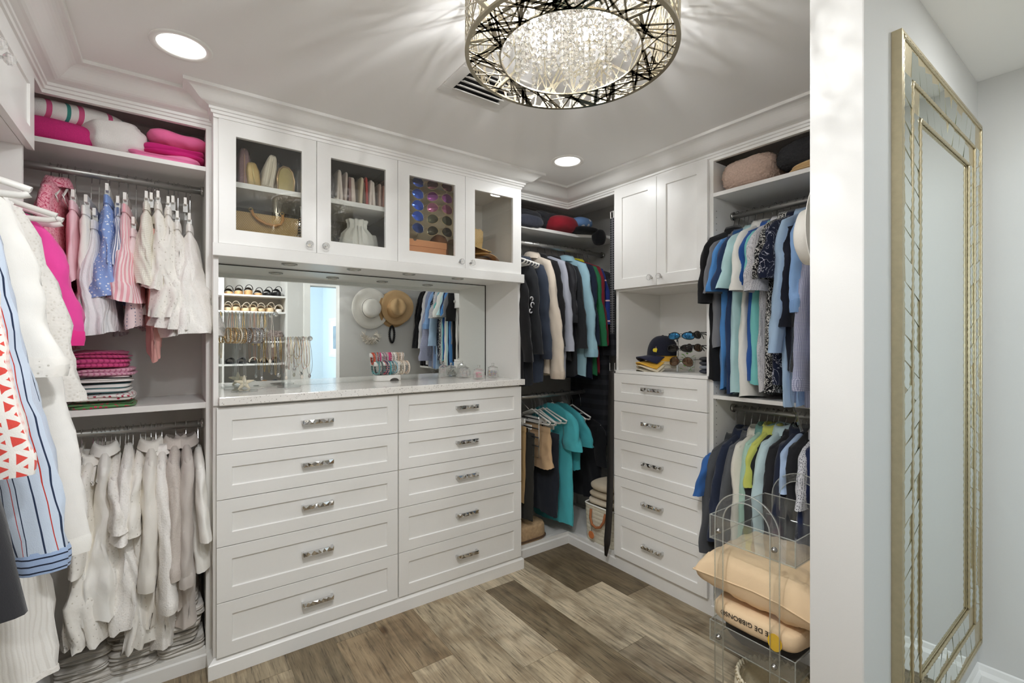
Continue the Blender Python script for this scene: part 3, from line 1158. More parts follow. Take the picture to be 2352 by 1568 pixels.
# ============================================================ bay left of the dresser, upper rod
W1 = FAB('f1efea')
W2 = FAB('ece9e4', 'dedad3', 'lace', 95, 0.28, bump=0.6)
W3 = FAB('f3f1ed', 'e8e5e0', 'rib', 110, bump=0.4)
W4 = FAB('eeebe5', 'c9c4bb', 'lace', 60, 0.16, bump=0.6)
W5 = FAB('f0ede9', 'e6e2dc', 'lace', 150, 0.25, bump=0.5)
CREAM = FAB('e9e3d6')
PINKPALE = FAB('efc9d2')
PINKSTR = FAB('f2dfe0', 'e6a9b3', 'vstripe', 70, 0.5)
BLUEFL = FAB('8aa5dc', 'dfe6f4', 'floral', 85, 0.30)
NAVSTR = FAB('eceef2', '66759a', 'vstripe', 110, 0.45)
CORALR = FAB('e9a3b2', 'c23a5e', 'print', 30, 0.03)
HOTPINK = FAB('ee4fa5')
DHOT = FAB('e8388f')

A1 = dict(axis='X', near=2.345, rodc=(2.55, 2.077), hlabel='chrome-hooked hanger on the upper rod of the left bay', hgroup='hangers on the upper left rod')
hang('blouse', 'rose pink blouse with ruffled collar and sleeves', 'blouse', u=108, vt=420, vb=800, mat=CORALR, seed=1, hk='velvet', ruffle=0.10, tiers=(0.25, 0.5), sleeve=(0.24, 0.05, 0.075, 0.02), collar=CORALR, cuff=FAB('d9567a'), **A1)
hang('mini_skirt', 'plain pale pink skirt with a metal badge at the hem', 'skirt', u=152, vt=455, vb=640, mat=PINKPALE, seed=2, hk='clip', top=False, sw=0.165, hem=0.175, thb=0.022, fold=0.006, **{k: v for k, v in A1.items()})
hang('shorts', 'plain white knit shorts hung from a clip hanger', 'shorts', u=192, vt=468, vb=680, mat=W1, seed=3, hk='clip', top=False, sw=0.165, hem=0.185, thb=0.024, fold=0.008, **A1)
hang('mini_skirt', 'white pleated skirt below the blue floral skirt', 'skirt', u=212, vt=500, vb=765, mat=FAB('eeecef', 'dcdadd', 'rib', 60, bump=0.8), seed=4, hk='clip', top=False, sw=0.15, hem=0.235, thb=0.075, fold=0.025, ruffle=0.08, tiers=(0.62,), **A1)
hang('mini_skirt', 'blue floral skirt with a gathered waist', 'skirt', u=238, vt=440, vb=680, mat=BLUEFL, seed=5, hk='clip', top=False, sw=0.15, hem=0.215, thb=0.055, fold=0.028, tiers=(0.6,), trim=FAB('7f9cd6'), **A1)
hang('mini_skirt', 'narrow navy and white striped skirt', 'skirt', u=262, vt=470, vb=608, mat=NAVSTR, seed=6, hk='clip', top=False, sw=0.15, hem=0.19, thb=0.03, fold=0.012, **A1)
hang('mini_skirt', 'pink and white striped tiered skirt', 'skirt', u=284, vt=462, vb=690, mat=PINKSTR, seed=7, hk='clip', top=False, sw=0.15, hem=0.215, thb=0.05, fold=0.022, tiers=(0.45, 0.8), **A1)
hang('shorts', 'pink and navy print shorts with rolled hems', 'shorts', u=305, vt=520, vb=752, mat=FAB('e9d6d8', '6d7894', 'dots', 75, 0.22), seed=8, hk='clip', top=False, sw=0.15, hem=0.18, thb=0.03, fold=0.012, **A1)
hang('mini_skirt', 'cream waffle-textured skirt beside the ivory lace top', 'skirt', u=334, vt=458, vb=655, mat=FAB('efece2', 'd9d4c6', 'check', 130, 0.2, bump=0.5), seed=9, hk='clip', top=False, sw=0.16, hem=0.215, thb=0.05, fold=0.025, **A1)
hang('mini_skirt', 'coral skirt with a torn frayed hem', 'skirt', u=352, vt=520, vb=788, mat=FAB('dba39c'), seed=10, hk='clip', top=False, sw=0.14, hem=0.18, thb=0.02, fold=0.014, ruffle=0.05, hemcut=0.14, **A1)
hang('lace_top', 'ivory eyelet lace top beside the cream waffle skirt', 'top', u=362, vt=452, vb=660, mat=W4, seed=11, hk='clip', top=False, sw=0.16, hem=0.22, thb=0.055, fold=0.03, ruffle=0.05, **A1)
hang('mini_skirt', 'white eyelet skirt with scalloped hem', 'skirt', u=386, vt=470, vb=725, mat=W4, seed=12, hk='clip', top=False, sw=0.16, hem=0.235, thb=0.07, fold=0.03, ruffle=0.09, tiers=(0.7,), **A1)
hang('mini_skirt', 'white cotton skirt with a lace flounce', 'skirt', u=410, vt=505, vb=752, mat=W2, seed=13, hk='clip', top=False, sw=0.16, hem=0.24, thb=0.08, fold=0.03, ruffle=0.10, tiers=(0.5, 0.8), **A1)
hang('mini_skirt', 'white ruffled skirt nearest the dresser panel', 'skirt', u=440, vt=510, vb=770, mat=W5, seed=14, hk='clip', top=False, sw=0.16, hem=0.255, thb=0.095, fold=0.035, ruffle=0.10, tiers=(0.55,), **A1)
for i, u in enumerate((90, 118, 135, 345, 400, 430)):
    q = PX(u, 420, Y=2.36)
    hanger('velvet' if i < 3 else 'clip', (q.x, 2.55, 2.005), PI / 2 + 0.05 * math.sin(i), 0.072, ('bare slim hanger' if i < 3 else 'bare clip hanger') + ' on the upper rod of the left bay', 'spare hangers on the upper left rod', 0.15)

# ------------------------------------------------------------ bay left of the dresser, lower rod
A2 = dict(axis='X', near=2.345, rodc=(2.55, 1.024), hlabel='slim white hanger on the lower rod of the left bay', hgroup='hangers on the lower left rod')
G1 = FAB('cfc8c4')
LIN = FAB('cfc6bf', 'bdb4ac', 'print', 60, 0.02)
W6 = FAB('e6e2db')
hang('shorts', 'cream and brown pinstriped shorts hanging under the pink dress', 'shorts', u=168, vt=1035, vb=1090, mat=FAB('ece7df', '8f8478', 'vstripe', 60, 0.22), seed=20, hk='clip', top=False, sw=0.17, hem=0.18, **A2)
hang('blouse', 'white eyelet blouse with a high ruffled neck', 'blouse', u=196, vt=1105, vb=1480, mat=W4, seed=21, ruffle=0.09, hem=0.235, thb=0.06, fold=0.03, tiers=(0.4, 0.7), sleeve=(0.34, 0.05, 0.06, 0.02), collar=W4, **A2)
hang('blouse', 'white sleeveless blouse with a frilled front', 'blouse', u=228, vt=1072, vb=1420, mat=W1, seed=22, ruffle=0.11, hem=0.20, thb=0.06, fold=0.03, tiers=(0.3, 0.5, 0.7), collar=W1, **A2)
hang('blouse', 'white cotton blouse with flutter sleeves', 'blouse', u=254, vt=1100, vb=1450, mat=W2, seed=23, ruffle=0.07, hem=0.22, thb=0.05, fold=0.03, sleeve=(0.2, 0.045, 0.09, 0.03), **A2)
hang('blouse', 'white smocked blouse with puffed eyelet sleeves', 'blouse', u=286, vt=1062, vb=1440, mat=W5, seed=24, ruffle=0.08, hem=0.225, thb=0.06, fold=0.03, tiers=(0.55,), sleeve=(0.28, 0.055, 0.078, 0.02), **A2)
hang('blouse', 'white eyelet blouse with a scalloped lower hem', 'blouse', u=316, vt=1085, vb=1490, mat=W4, seed=25, ruffle=0.09, hem=0.22, thb=0.055, fold=0.03, tiers=(0.6,), sleeve=(0.24, 0.05, 0.07, 0.02), **A2)
hang('blouse', 'sheer white blouse with an open pointed collar', 'blouse', u=343, vt=1048, vb=1450, mat=W6, seed=26, fold=0.025, sleeve=(0.44, 0.05, 0.05, 0.02), collar=W6, cuff=W6, **A2)
hang('gauze_shirt', 'white gauze shirt with long loose sleeves', 'shirt', u=370, vt=1075, vb=1500, mat=W5, seed=27, fold=0.025, thb=0.045, sleeve=(0.52, 0.045, 0.06, 0.02), cuff=W5, collar=W5, **A2)
hang('linen_shirt', 'pale taupe linen shirt with long sleeves', 'shirt', u=404, vt=1028, vb=1400, mat=LIN, seed=28, fold=0.02, thb=0.04, sleeve=(0.42, 0.05, 0.052, 0.02), collar=LIN, cuff=LIN, **A2)
hang('linen_shirt', 'greige linen shirt beside the taupe linen shirt', 'shirt', u=430, vt=1045, vb=1440, mat=FAB('c4bcb6'), seed=29, fold=0.02, thb=0.04, sleeve=(0.46, 0.05, 0.052, 0.02), collar=FAB('c4bcb6'), cuff=FAB('c4bcb6'), **A2)
hang('blouse', 'white linen blouse with a tasselled shoulder', 'blouse', u=460, vt=1075, vb=1310, mat=W1, seed=30, fold=0.02, hem=0.21, thb=0.045, sleeve=(0.30, 0.055, 0.06, 0.03), **A2)
for i, u in enumerate((213, 224, 246, 268, 281, 300, 330, 356)):
    q = PX(u, 1060, Y=2.40)
    hanger('velvet', (q.x, 2.55, 0.925), PI / 2 + 0.04 * math.sin(3 * i), 0.099, 'slim white hanger on the lower rod of the left bay', 'hangers on the lower left rod', 0.17)

# ------------------------------------------------------------ left wall closet
CR = dict(rodz=1.95, near_sd=1, hlabel='thick white plastic hanger in the left wall closet', hgroup='hangers in the left wall closet', hk='plastic')


def hangC(name, label, cat, y, xn, zt, zb, mat, seed, **kw):
    c = dict(CR)
    c.update(kw)
    return hang_at(name, label, cat, (-0.56, y, 0), 0.0, -0.56 * -1 + xn, zt, zb, mat=mat, seed=seed, **c)


GEO = FAB('f3efe9', 'dd5148', 'geo', 30, 0.36)
STRB = FAB('ccd9ea', '2b3852', 'vstripe', 34, 0.09, 'c0392f')
SLC = dict(slant=0.15)
hangC('black_coat', 'long black flared coat at the front of the left closet', 'coat', 1.22, -0.36, 1.80, 0.90, FAB('2a2a2d'), 40, hem=0.345, th=0.04, thb=0.07, fold=0.012, collar=FAB('26262a'))
hangC('blouse', 'red and white geometric print blouse with gathered cuffs', 'blouse', 1.47, -0.375, 1.80, 1.25, GEO, 41, sleeve=(0.66, 0.05, 0.045, 0.015), cuff=GEO, collar=GEO, **SLC)
hangC('striped_shirt', 'light blue shirt with navy and red woven stripes', 'shirt', 1.60, -0.375, 1.80, 0.98, STRB, 42, sleeve=(0.93, 0.05, 0.055, 0.015), cuff=FAB('9fb4d6', '20283c', 'hstripe', 60, 0.22), collar=STRB, **SLC)
hangC('tan_skirt', 'tan skirt edge showing below the striped shirt cuffs', 'skirt', 1.68, -0.40, 1.70, 0.86, FAB('b3a48c'), 43, top=False, hk='clip', hem=0.24)
hangC('blouse', 'white textured blouse with lace-edged bell cuffs', 'blouse', 1.77, -0.365, 1.80, 1.10, W1, 44, sleeve=(0.46, 0.05, 0.066, 0.02), fold=0.02, cuff=W4, collar=W1, slant=0.16)
hangC('cotton_shirt', 'long white cotton shirt with plain narrow sleeves', 'shirt', 1.86, -0.365, 1.80, 0.90, FAB('f0eeea'), 45, sleeve=(0.98, 0.055, 0.05, 0.015), collar=W1, cuff=W1, **SLC)
hangC('dress', 'long white ribbed dress reaching almost to the floor', 'dress', 1.93, -0.37, 1.80, 0.42, W3, 46, hem=0.275, thb=0.09, fold=0.03, ruffle=0.03, tiers=(), trim=W2)
hangC('blouse', 'white blouse with crochet lace bands', 'blouse', 2.02, -0.365, 1.80, 1.0, W2, 47, sleeve=(0.60, 0.055, 0.07, 0.02), trim=W4, **SLC)
hangC('dress', 'hot pink dress with puffed short sleeves', 'dress', 2.11, -0.365, 1.80, 1.02, HOTPINK, 48, hem=0.27, thb=0.05, fold=0.02, sleeve=(0.38, 0.05, 0.055, 0.02, 0.02), cuff=DHOT, slant=0.22)
hangC('stripe_top', 'white top with a black zebra print yoke', 'top', 1.36, -0.40, 1.86, 1.3, FAB('f2f0ec', '1d1d20', 'print', 22, 0.09), 49)
for i, y in enumerate((1.76, 2.06, 2.15)):
    hanger('thick', (-0.525 + 0.005 * i, y, 1.862), 0.06 * math.sin(i * 2), 0.088, ('wide bare white hanger between the white blouses', 'wide bare white hanger beside the pink dress', 'wide bare white hanger at the panel end of the left closet rod')[i], CR['hgroup'], 0.222)

# ============================================================ corner closet, upper rod
C1 = dict(axis='X', near=2.295, rodc=(2.49, 2.052), hlabel='slim white hanger on the upper rod of the corner closet', hgroup='hangers on the upper corner rod')
BLK = FAB('1f1f21')
CH = FAB('2b2d31')
sl = (0.56, 0.058, 0.048, 0.02)
hang('jacket', 'black jacket hanging beside the dresser panel', 'jacket', u=1203, vt=640, vb=880, mat=BLK, seed=60, sleeve=(0.52, 0.06, 0.05, 0.01), **C1)
hang('sweatshirt', 'charcoal sweatshirt with a pale chest logo', 'sweatshirt', u=1222, vt=610, vb=885, mat=CH, seed=61, sleeve=sl, collar=CH, **C1)
hang('sweatshirt', 'slate navy sweatshirt beside the charcoal one', 'sweatshirt', u=1243, vt=608, vb=880, mat=FAB('3b4352'), seed=62, sleeve=sl, collar=FAB('3b4352'), cuff=FAB('343b49'), **C1)
hang('windbreaker', 'cream windbreaker with an elastic cuff', 'jacket', u=1264, vt=598, vb=860, mat=FAB('e0d3c3'), seed=63, sleeve=(0.72, 0.06, 0.06, 0.035), collar=FAB('e0d3c3'), cuff=FAB('d3c5b4'), **C1)
hang('jacket', 'black zip jacket right of the cream windbreaker', 'jacket', u=1280, vt=600, vb=860, mat=BLK, seed=64, sleeve=sl, collar=BLK, **C1)
hang('sweatshirt', 'lavender grey sweatshirt between two black jackets', 'sweatshirt', u=1298, vt=600, vb=865, mat=FAB('b5b9c6'), seed=65, sleeve=(0.6, 0.052, 0.045, 0.02), **C1)
hang('jacket', 'black nylon jacket with a turned-up cuff', 'jacket', u=1313, vt=605, vb=830, mat=FAB('26262a', rough=0.55), seed=66, sleeve=(0.36, 0.058, 0.055, 0.02), collar=BLK, cuff=CH, **C1)
hang('sweatshirt', 'dark grey sweatshirt left of the light blue one', 'sweatshirt', u=1328, vt=612, vb=862, mat=CH, seed=67, sleeve=sl, **C1)
hang('sweatshirt', 'light blue sweatshirt with ribbed cuffs', 'sweatshirt', u=1344, vt=605, vb=862, mat=FAB('a9d2e2'), seed=68, sleeve=(0.60, 0.058, 0.05, 0.025), cuff=FAB('9fc9da'), collar=FAB('a9d2e2'), **C1)
hang('sweatshirt', 'navy pullover behind the green jersey', 'sweatshirt', u=1358, vt=608, vb=870, mat=FAB('232c3e'), seed=69, sleeve=sl, **C1)
hang('jersey', 'green jersey with a yellow collar', 'jersey', u=1367, vt=612, vb=860, mat=FAB('2f7a50'), seed=70, sleeve=sl, collar=FAB('d8d022'), **C1)
hang('jersey', 'dark red jersey right of the green one', 'jersey', u=1377, vt=612, vb=858, mat=FAB('7d2430'), seed=71, sleeve=sl, **C1)
hang('jersey', 'royal blue jersey with pink and white shoulder stripes', 'jersey', u=1387, vt=618, vb=790, mat=FAB('27397e', 'e9c7cc', 'hstripe', 7, 0.07), seed=72, sleeve=(0.4, 0.055, 0.055, 0.02), **C1)
hang('puffer_coat', 'long black puffer coat at the end of the corner rod', 'coat', u=1398, vt=625, vb=1020, mat=FAB('1c1d22', '2a2c33', 'hstripe', 14, 0.5, rough=0.6), seed=73, sleeve=(0.6, 0.07, 0.06, 0.02), th=0.04, thb=0.05, **C1)
for i, u in enumerate((1204, 1210, 1217, 1224, 1230, 1236)):
    q = PX(u, 600, Y=2.295)
    hanger('plastic', (q.x, 2.49, 1.962 - 0.004 * i), PI / 2, 0.09, 'empty white hanger bunched at the end of the upper corner rod', 'empty hangers on the upper corner rod', 0.205)

sw_ = [o for o in bpy.data.objects if o.get('label') == 'charcoal sweatshirt with a pale chest logo'][0]
lgm = M('c9c9cc', 0.8)
for du, dv, r_ in ((0, -14, 0.010), (2, 0, 0.013), (-2, 14, 0.010)):
    v_ = PX(1222 + du, 700 + dv, Y=2.238)
    loc_ = Matrix.Rotation(-sw_.rotation_euler.z, 3, 'Z') @ (v_ - sw_.location)
    pts_ = [loc_ + Matrix.Rotation(-sw_.rotation_euler.z, 3, 'Z') @ Vector((r_ * math.cos(a_), 0.004, 1.2 * r_ * math.sin(a_))) for a_ in [PI * 1.5 * i_ / 8 + dv for i_ in range(9)]]
    MB().tube(pts_, [0.001] + [0.004] * 7 + [0.001], 6).build('logo', lgm, sw_, True, local=True)
# ------------------------------------------------------------ corner closet, lower rod
C2 = dict(axis='X', near=2.31, rodc=(2.50, 1.022), hlabel='white hanger on the lower rod of the corner closet', hgroup='hangers on the lower corner rod')
KH = FAB('a98d63')
hang('khaki_trousers', 'khaki trousers folded over a chrome multi-bar hanger', 'trousers', u=1222, vt=985, vb=1165, mat=KH, seed=80, hk='clip', top=False, sw=0.13, hem=0.105, thb=0.022, fold=0.01, **C2)
xr_ = PX(1222, 1000, Y=2.33).x + 0.028
tr_ = thing('trouser_rack', 'chrome multi-bar trouser hanger in front of the khaki trousers', 'hanger', (xr_, 2.40, 0.96))
MB().tube([(xr_, 2.295, 0.955), (xr_, 2.295, 0.66), (xr_, 2.47, 0.66), (xr_, 2.47, 0.955)], 0.003, 8, closed=True).build('frame', CHROME, tr_, True)
MB().tube([(xr_, 2.40, 0.955), (xr_, 2.46, 0.99), (xr_, 2.50, 1.03), (xr_, 2.518, 1.022)], 0.0025, 8).build('hook', CHROME, tr_, True)
for zz_ in (0.90, 0.84, 0.785, 0.73):
    MB().cyl((xr_, 2.297, zz_), (xr_, 2.468, zz_), 0.0042, 8).build('bar', BLACKP, tr_, True)
hang('dark_trousers', 'charcoal trousers hanging below the khaki trousers', 'trousers', u=1236, vt=1000, vb=1205, mat=FAB('34332f'), seed=81, hk='clip', top=False, sw=0.15, hem=0.13, thb=0.022, **C2)
hang('tan_shorts', 'tan chino shorts clipped to a white hanger', 'shorts', u=1272, vt=985, vb=1078, mat=FAB('cfae88'), seed=82, hk='clip', top=False, sw=0.16, hem=0.185, thb=0.03, **C2)
hang('dark_trousers', 'navy trousers behind the tan shorts', 'trousers', u=1288, vt=1000, vb=1190, mat=FAB('272b34'), seed=83, hk='clip', top=False, sw=0.17, hem=0.15, thb=0.03, **C2)
hang('scrub_top', 'turquoise scrub top with short sleeves', 'scrub top', u=1312, vt=945, vb=1208, mat=FAB('4fb4bd'), seed=84, sleeve=(0.24, 0.06, 0.085, 0.04), sw=0.19, hem=0.2, **C2)
hang('scrub_top', 'turquoise scrub top tucked against the black coat', 'scrub top', u=1334, vt=950, vb=1080, mat=FAB('49aab4'), seed=85, sleeve=(0.22, 0.06, 0.09, 0.05), **C2)
hang('dark_coat', 'black wool coat hanging behind the white basket', 'coat', u=1378, vt=975, vb=1150, mat=FAB('1b1c20'), seed=86, sleeve=(0.3, 0.06, 0.05, 0.02), th=0.04, **C2)
for i, u in enumerate((1262, 1270, 1279, 1288, 1296, 1345, 1356, 1392)):
    q = PX(u, 960, Y=2.32)
    hanger('plastic', (q.x, 2.50, 0.93 - 0.004 * (i % 3)), PI / 2 + 0.08 * math.sin(2 * i), 0.092 + 0.004 * (i % 3), 'white hanger on the lower rod of the corner closet', 'hangers on the lower corner rod', 0.19)

# ============================================================ right bay, upper rod
B1 = dict(axis='Y', near=2.195, rodc=(2.40, 2.055), hlabel='pale hanger on the upper rod of the right bay', hgroup='hangers on the upper right rod')
sh = (0.27, 0.062, 0.085, 0.03)
lg = (0.60, 0.058, 0.048, 0.025)
hang('jacket', 'black fleece jacket nearest the cap niche', 'jacket', u=1634, vt=545, vb=872, mat=FAB('1d1d1f'), seed=90, sleeve=(0.34, 0.06, 0.06, 0.03), collar=BLK, **B1)
hang('polo_shirt', 'grey polo shirt squeezed beside the black jacket', 'shirt', u=1645, vt=555, vb=800, mat=FAB('77787c'), seed=91, sleeve=sh, collar=FAB('77787c'), **B1)
hang('t_shirt', 'mid blue t-shirt with a wide short sleeve', 't-shirt', u=1657, vt=550, vb=893, mat=FAB('4e86c2'), seed=92, sleeve=sh, collar=FAB('2f5f96'), **B1)
hang('t_shirt', 'navy t-shirt behind the mid blue one', 't-shirt', u=1667, vt=545, vb=900, mat=FAB('2b3c5e'), seed=93, sleeve=sh, **B1)
hang('polo_shirt', 'pale aqua polo shirt left of the white linen shirt', 'shirt', u=1683, vt=540, vb=905, mat=FAB('b4d6da'), seed=94, sleeve=sh, collar=FAB('b4d6da'), **B1)
hang('linen_shirt', 'white linen camp shirt with loose short sleeves', 'shirt', u=1702, vt=530, vb=912, mat=FAB('e9e8e2'), seed=95, sleeve=(0.30, 0.07, 0.095, 0.035), collar=FAB('e9e8e2'), placket=FAB('e2e1da'), thb=0.045, **B1)
hang('polo_shirt', 'royal blue polo behind the white linen shirt', 'shirt', u=1722, vt=530, vb=870, mat=FAB('2c5599'), seed=96, sleeve=sh, collar=FAB('2c5599'), **B1)
hang('polo_shirt', 'turquoise green shirt left of the dotted grey one', 'shirt', u=1733, vt=530, vb=880, mat=FAB('7cc7c4'), seed=97, sleeve=(0.26, 0.062, 0.08, 0.03), collar=FAB('7cc7c4'), thb=0.04, **B1)
hang('camp_shirt', 'grey shirt with fine dark dots and a wide sleeve', 'shirt', u=1748, vt=520, vb=900, mat=FAB('cfced2', '5c5f6e', 'dots', 190, 0.30), seed=98, sleeve=(0.31, 0.07, 0.10, 0.045), collar=FAB('cfced2'), **B1)
hang('print_shirt', 'black shirt with a dense white leaf print', 'shirt', u=1764, vt=505, vb=905, mat=FAB('18181c', 'd8d7d2', 'print', 34, 0.035), seed=99, sleeve=sh, collar=FAB('18181c', 'd8d7d2', 'print', 34, 0.035), **B1)
hang('print_shirt', 'navy shirt with a thin white sketch print', 'shirt', u=1784, vt=490, vb=880, mat=FAB('1d2338', 'c7cad6', 'print', 11, 0.008), seed=100, sleeve=sh, collar=FAB('1d2338'), **B1)
hang('dress_shirt', 'light blue shirt with dark buttons down the front', 'shirt', u=1801, vt=500, vb=930, mat=FAB('a9c3df'), seed=101, sleeve=lg, collar=FAB('a9c3df'), placket=FAB('9db8d6'), **B1)
hang('blazer', 'dark navy blazer inside the light blue shirts', 'blazer', u=1813, vt=520, vb=850, mat=FAB('262833'), seed=102, sleeve=(0.45, 0.055, 0.05, 0.01), **B1)
hang('dress_shirt', 'sky blue shirt with rolled-up sleeves', 'shirt', u=1826, vt=510, vb=930, mat=FAB('8fb4e4'), seed=103, sleeve=(0.36, 0.058, 0.06, 0.045), cuff=FAB('84a9da'), collar=FAB('8fb4e4'), **B1)
hang('gingham_shirt', 'lavender and white checked shirt with a buttoned cuff', 'shirt', u=1845, vt=520, vb=930, mat=FAB('c3c6dc', '6b7196', 'check', 170, 0.22), seed=104, sleeve=(0.66, 0.06, 0.06, 0.05), cuff=FAB('c3c6dc', '6b7196', 'check', 140, 0.2), collar=FAB('c3c6dc', '6b7196', 'check', 170, 0.22), **B1)
for i, (y, c, lab) in enumerate(((0.80, '9aa5c4', 'lavender oxford shirt near the partition wall'), (0.73, 'd9dadd', 'white dress shirt beside the long black suit jacket'), (0.66, '1d1d20', 'long black suit jacket against the partition wall'), (0.60, '222226', 'black trench coat at the partition end of the rod'))):
    garment('dress_shirt' if i < 2 else 'suit_jacket', lab, 'shirt' if i < 2 else 'jacket', (2.40, y, 1.985), 0, 0.85, FAB(c), sw=0.2, seed=120 + i, sleeve=(0.62, 0.06, 0.05, 0.025), collar=FAB(c))
    hanger('velvet', (2.40, y, 1.985), 0, 0.07, B1['hlabel'], B1['hgroup'])

# ------------------------------------------------------------ right bay, lower rod
B2 = dict(axis='Y', near=2.195, rodc=(2.40, 1.045), hk='wood', hlabel='pale wooden hanger on the lower rod of the right bay', hgroup='wooden hangers on the lower right rod')
hang('t_shirt', 'blue t-shirt with a green lining edge beside the drawers', 't-shirt', u=1626, vt=1045, vb=1280, mat=FAB('345f9c'), seed=130, sleeve=(0.20, 0.06, 0.07, 0.05), trim=FAB('6d9a4f'), **B2)
hang('pullover', 'dark grey quarter-zip pullover beside the blue t-shirt', 'pullover', u=1640, vt=1035, vb=1330, mat=FAB('4a4c50'), seed=131, sleeve=(0.5, 0.06, 0.05, 0.03), collar=FAB('3c3e42'), **B2)
hang('pullover', 'midnight navy quarter-zip pullover', 'pullover', u=1660, vt=1025, vb=1320, mat=FAB('262d40'), seed=132, sleeve=(0.46, 0.06, 0.05, 0.03), collar=FAB('262d40'), **B2)
hang('pullover', 'charcoal pullover left of the cream one', 'pullover', u=1676, vt=1030, vb=1330, mat=FAB('54565a'), seed=133, sleeve=lg, collar=FAB('54565a'), **B2)
hang('pullover', 'cream pullover with a ribbed cuff', 'pullover', u=1694, vt=1025, vb=1320, mat=FAB('d8d4c8'), seed=134, sleeve=(0.58, 0.056, 0.045, 0.02), cuff=FAB('cfcabd'), collar=FAB('d8d4c8'), **B2)
hang('pullover', 'mint green pullover with a dark collar stripe', 'pullover', u=1712, vt=1020, vb=1300, mat=FAB('a5c6b6'), seed=135, sleeve=(0.5, 0.056, 0.048, 0.02), collar=FAB('6f9a92'), **B2)
hang('polo_shirt', 'yellow green polo peeking between pullovers', 'shirt', u=1727, vt=1020, vb=1280, mat=FAB('c9cd6a'), seed=136, sleeve=(0.2, 0.055, 0.06, 0.02), collar=FAB('c9cd6a'), **B2)
hang('pullover', 'black pullover left of the icy blue one', 'pullover', u=1738, vt=1028, vb=1330, mat=FAB('2a2b2e'), seed=137, sleeve=(0.6, 0.056, 0.048, 0.02), **B2)
hang('pullover', 'icy blue pullover with wide ribbed cuffs', 'pullover', u=1756, vt=1022, vb=1310, mat=FAB('bcd3d8'), seed=138, sleeve=(0.56, 0.065, 0.062, 0.03), cuff=FAB('b1cad0'), collar=FAB('bcd3d8'), **B2)
hang('pullover', 'black zip pullover right of the icy blue one', 'pullover', u=1776, vt=1030, vb=1330, mat=FAB('262629'), seed=139, sleeve=(0.52, 0.06, 0.05, 0.02), collar=FAB('262629'), **B2)
hang('pullover', 'dark navy pullover beside the pale blue polo', 'pullover', u=1792, vt=1025, vb=1330, mat=FAB('23293a'), seed=140, sleeve=lg, collar=FAB('23293a'), **B2)
hang('polo_shirt', 'pale blue polo in front of a black sweater', 'shirt', u=1804, vt=1028, vb=1260, mat=FAB('aac0de'), seed=141, sleeve=(0.2, 0.055, 0.06, 0.02), **B2)
hang('pullover', 'black crew sweater behind the acrylic cart arch', 'pullover', u=1818, vt=1030, vb=1340, mat=FAB('242427'), seed=142, sleeve=lg, **B2)
hang('print_shirt', 'white polo with tiny black diamond print', 'shirt', u=1838, vt=1035, vb=1300, mat=FAB('d3d3d8', '42454f', 'dots', 150, 0.34), seed=143, sleeve=(0.24, 0.058, 0.075, 0.03), collar=FAB('d3d3d8'), **B2)
hang('pullover', 'navy pullover at the partition end of the lower rod', 'pullover', u=1856, vt=1035, vb=1330, mat=FAB('232c4c'), seed=144, sleeve=lg, **B2)

# ============================================================ chandelier
CHX, CHY, CHR, CHI, CHZ = 0.855, 0.916, 0.277, 0.187, 2.150
WEBM = M('a89f8b', 0.22, metal=1.0, name='champagne_chrome')
ch = thing('chandelier', 'round drum chandelier of woven metal strips with crystal strands', 'chandelier', (CHX, CHY, CHZ))
rr = random.Random(11)


def cylp(r, a, z):
    return Vector((r * math.cos(a), r * math.sin(a), z))


mb = MB()
for k in range(150):                                # bottom ring: crossing strips
    a = rr.uniform(0, 2 * PI)
    b = a + rr.choice((-1, 1)) * rr.uniform(0.05, 0.62)
    ra, rb = (CHI, CHR - 0.006) if rr.random() < 0.75 else (rr.uniform(CHI, CHR), rr.uniform(CHI, CHR))
    p, q = cylp(ra, a, 0), cylp(rb, b, 0)
    mid = (p + q) / 2
    if mid.length < CHI - 0.002:
        continue
    d = (q - p).normalized()
    n = Vector((-d.y, d.x, 0)) * rr.choice((0.0016, 0.0024, 0.0024, 0.0042))
    z0, z1 = Vector((0, 0, 0.0)), Vector((0, 0, 0.0016))
    mb.add([p - n + z0, q - n + z0, q + n + z0, p + n + z0, p - n + z1, q - n + z1, q + n + z1, p + n + z1],
           [(0, 3, 2, 1), (4, 5, 6, 7), (0, 1, 5, 4), (1, 2, 6, 5), (2, 3, 7, 6), (3, 0, 4, 7)])
o = mb.build('bottom_web', WEBM, ch, local=True)
o['kind'] = 'stuff'
MB().lathe([(CHI - 0.0035, 0.0), (CHI + 0.001, 0.0), (CHI + 0.001, 0.004), (CHI - 0.0035, 0.004)], 96, closed=True).build('inner_rim', WEBM, ch, local=True)
MB().lathe([(CHR - 0.010, -0.0005), (CHR + 0.0008, -0.0005), (CHR + 0.0008, 0.006), (CHR - 0.010, 0.003)], 96, closed=True).build('outer_rim', WEBM, ch, local=True)
HH = CEIL - CHZ - 0.012
mb = MB()
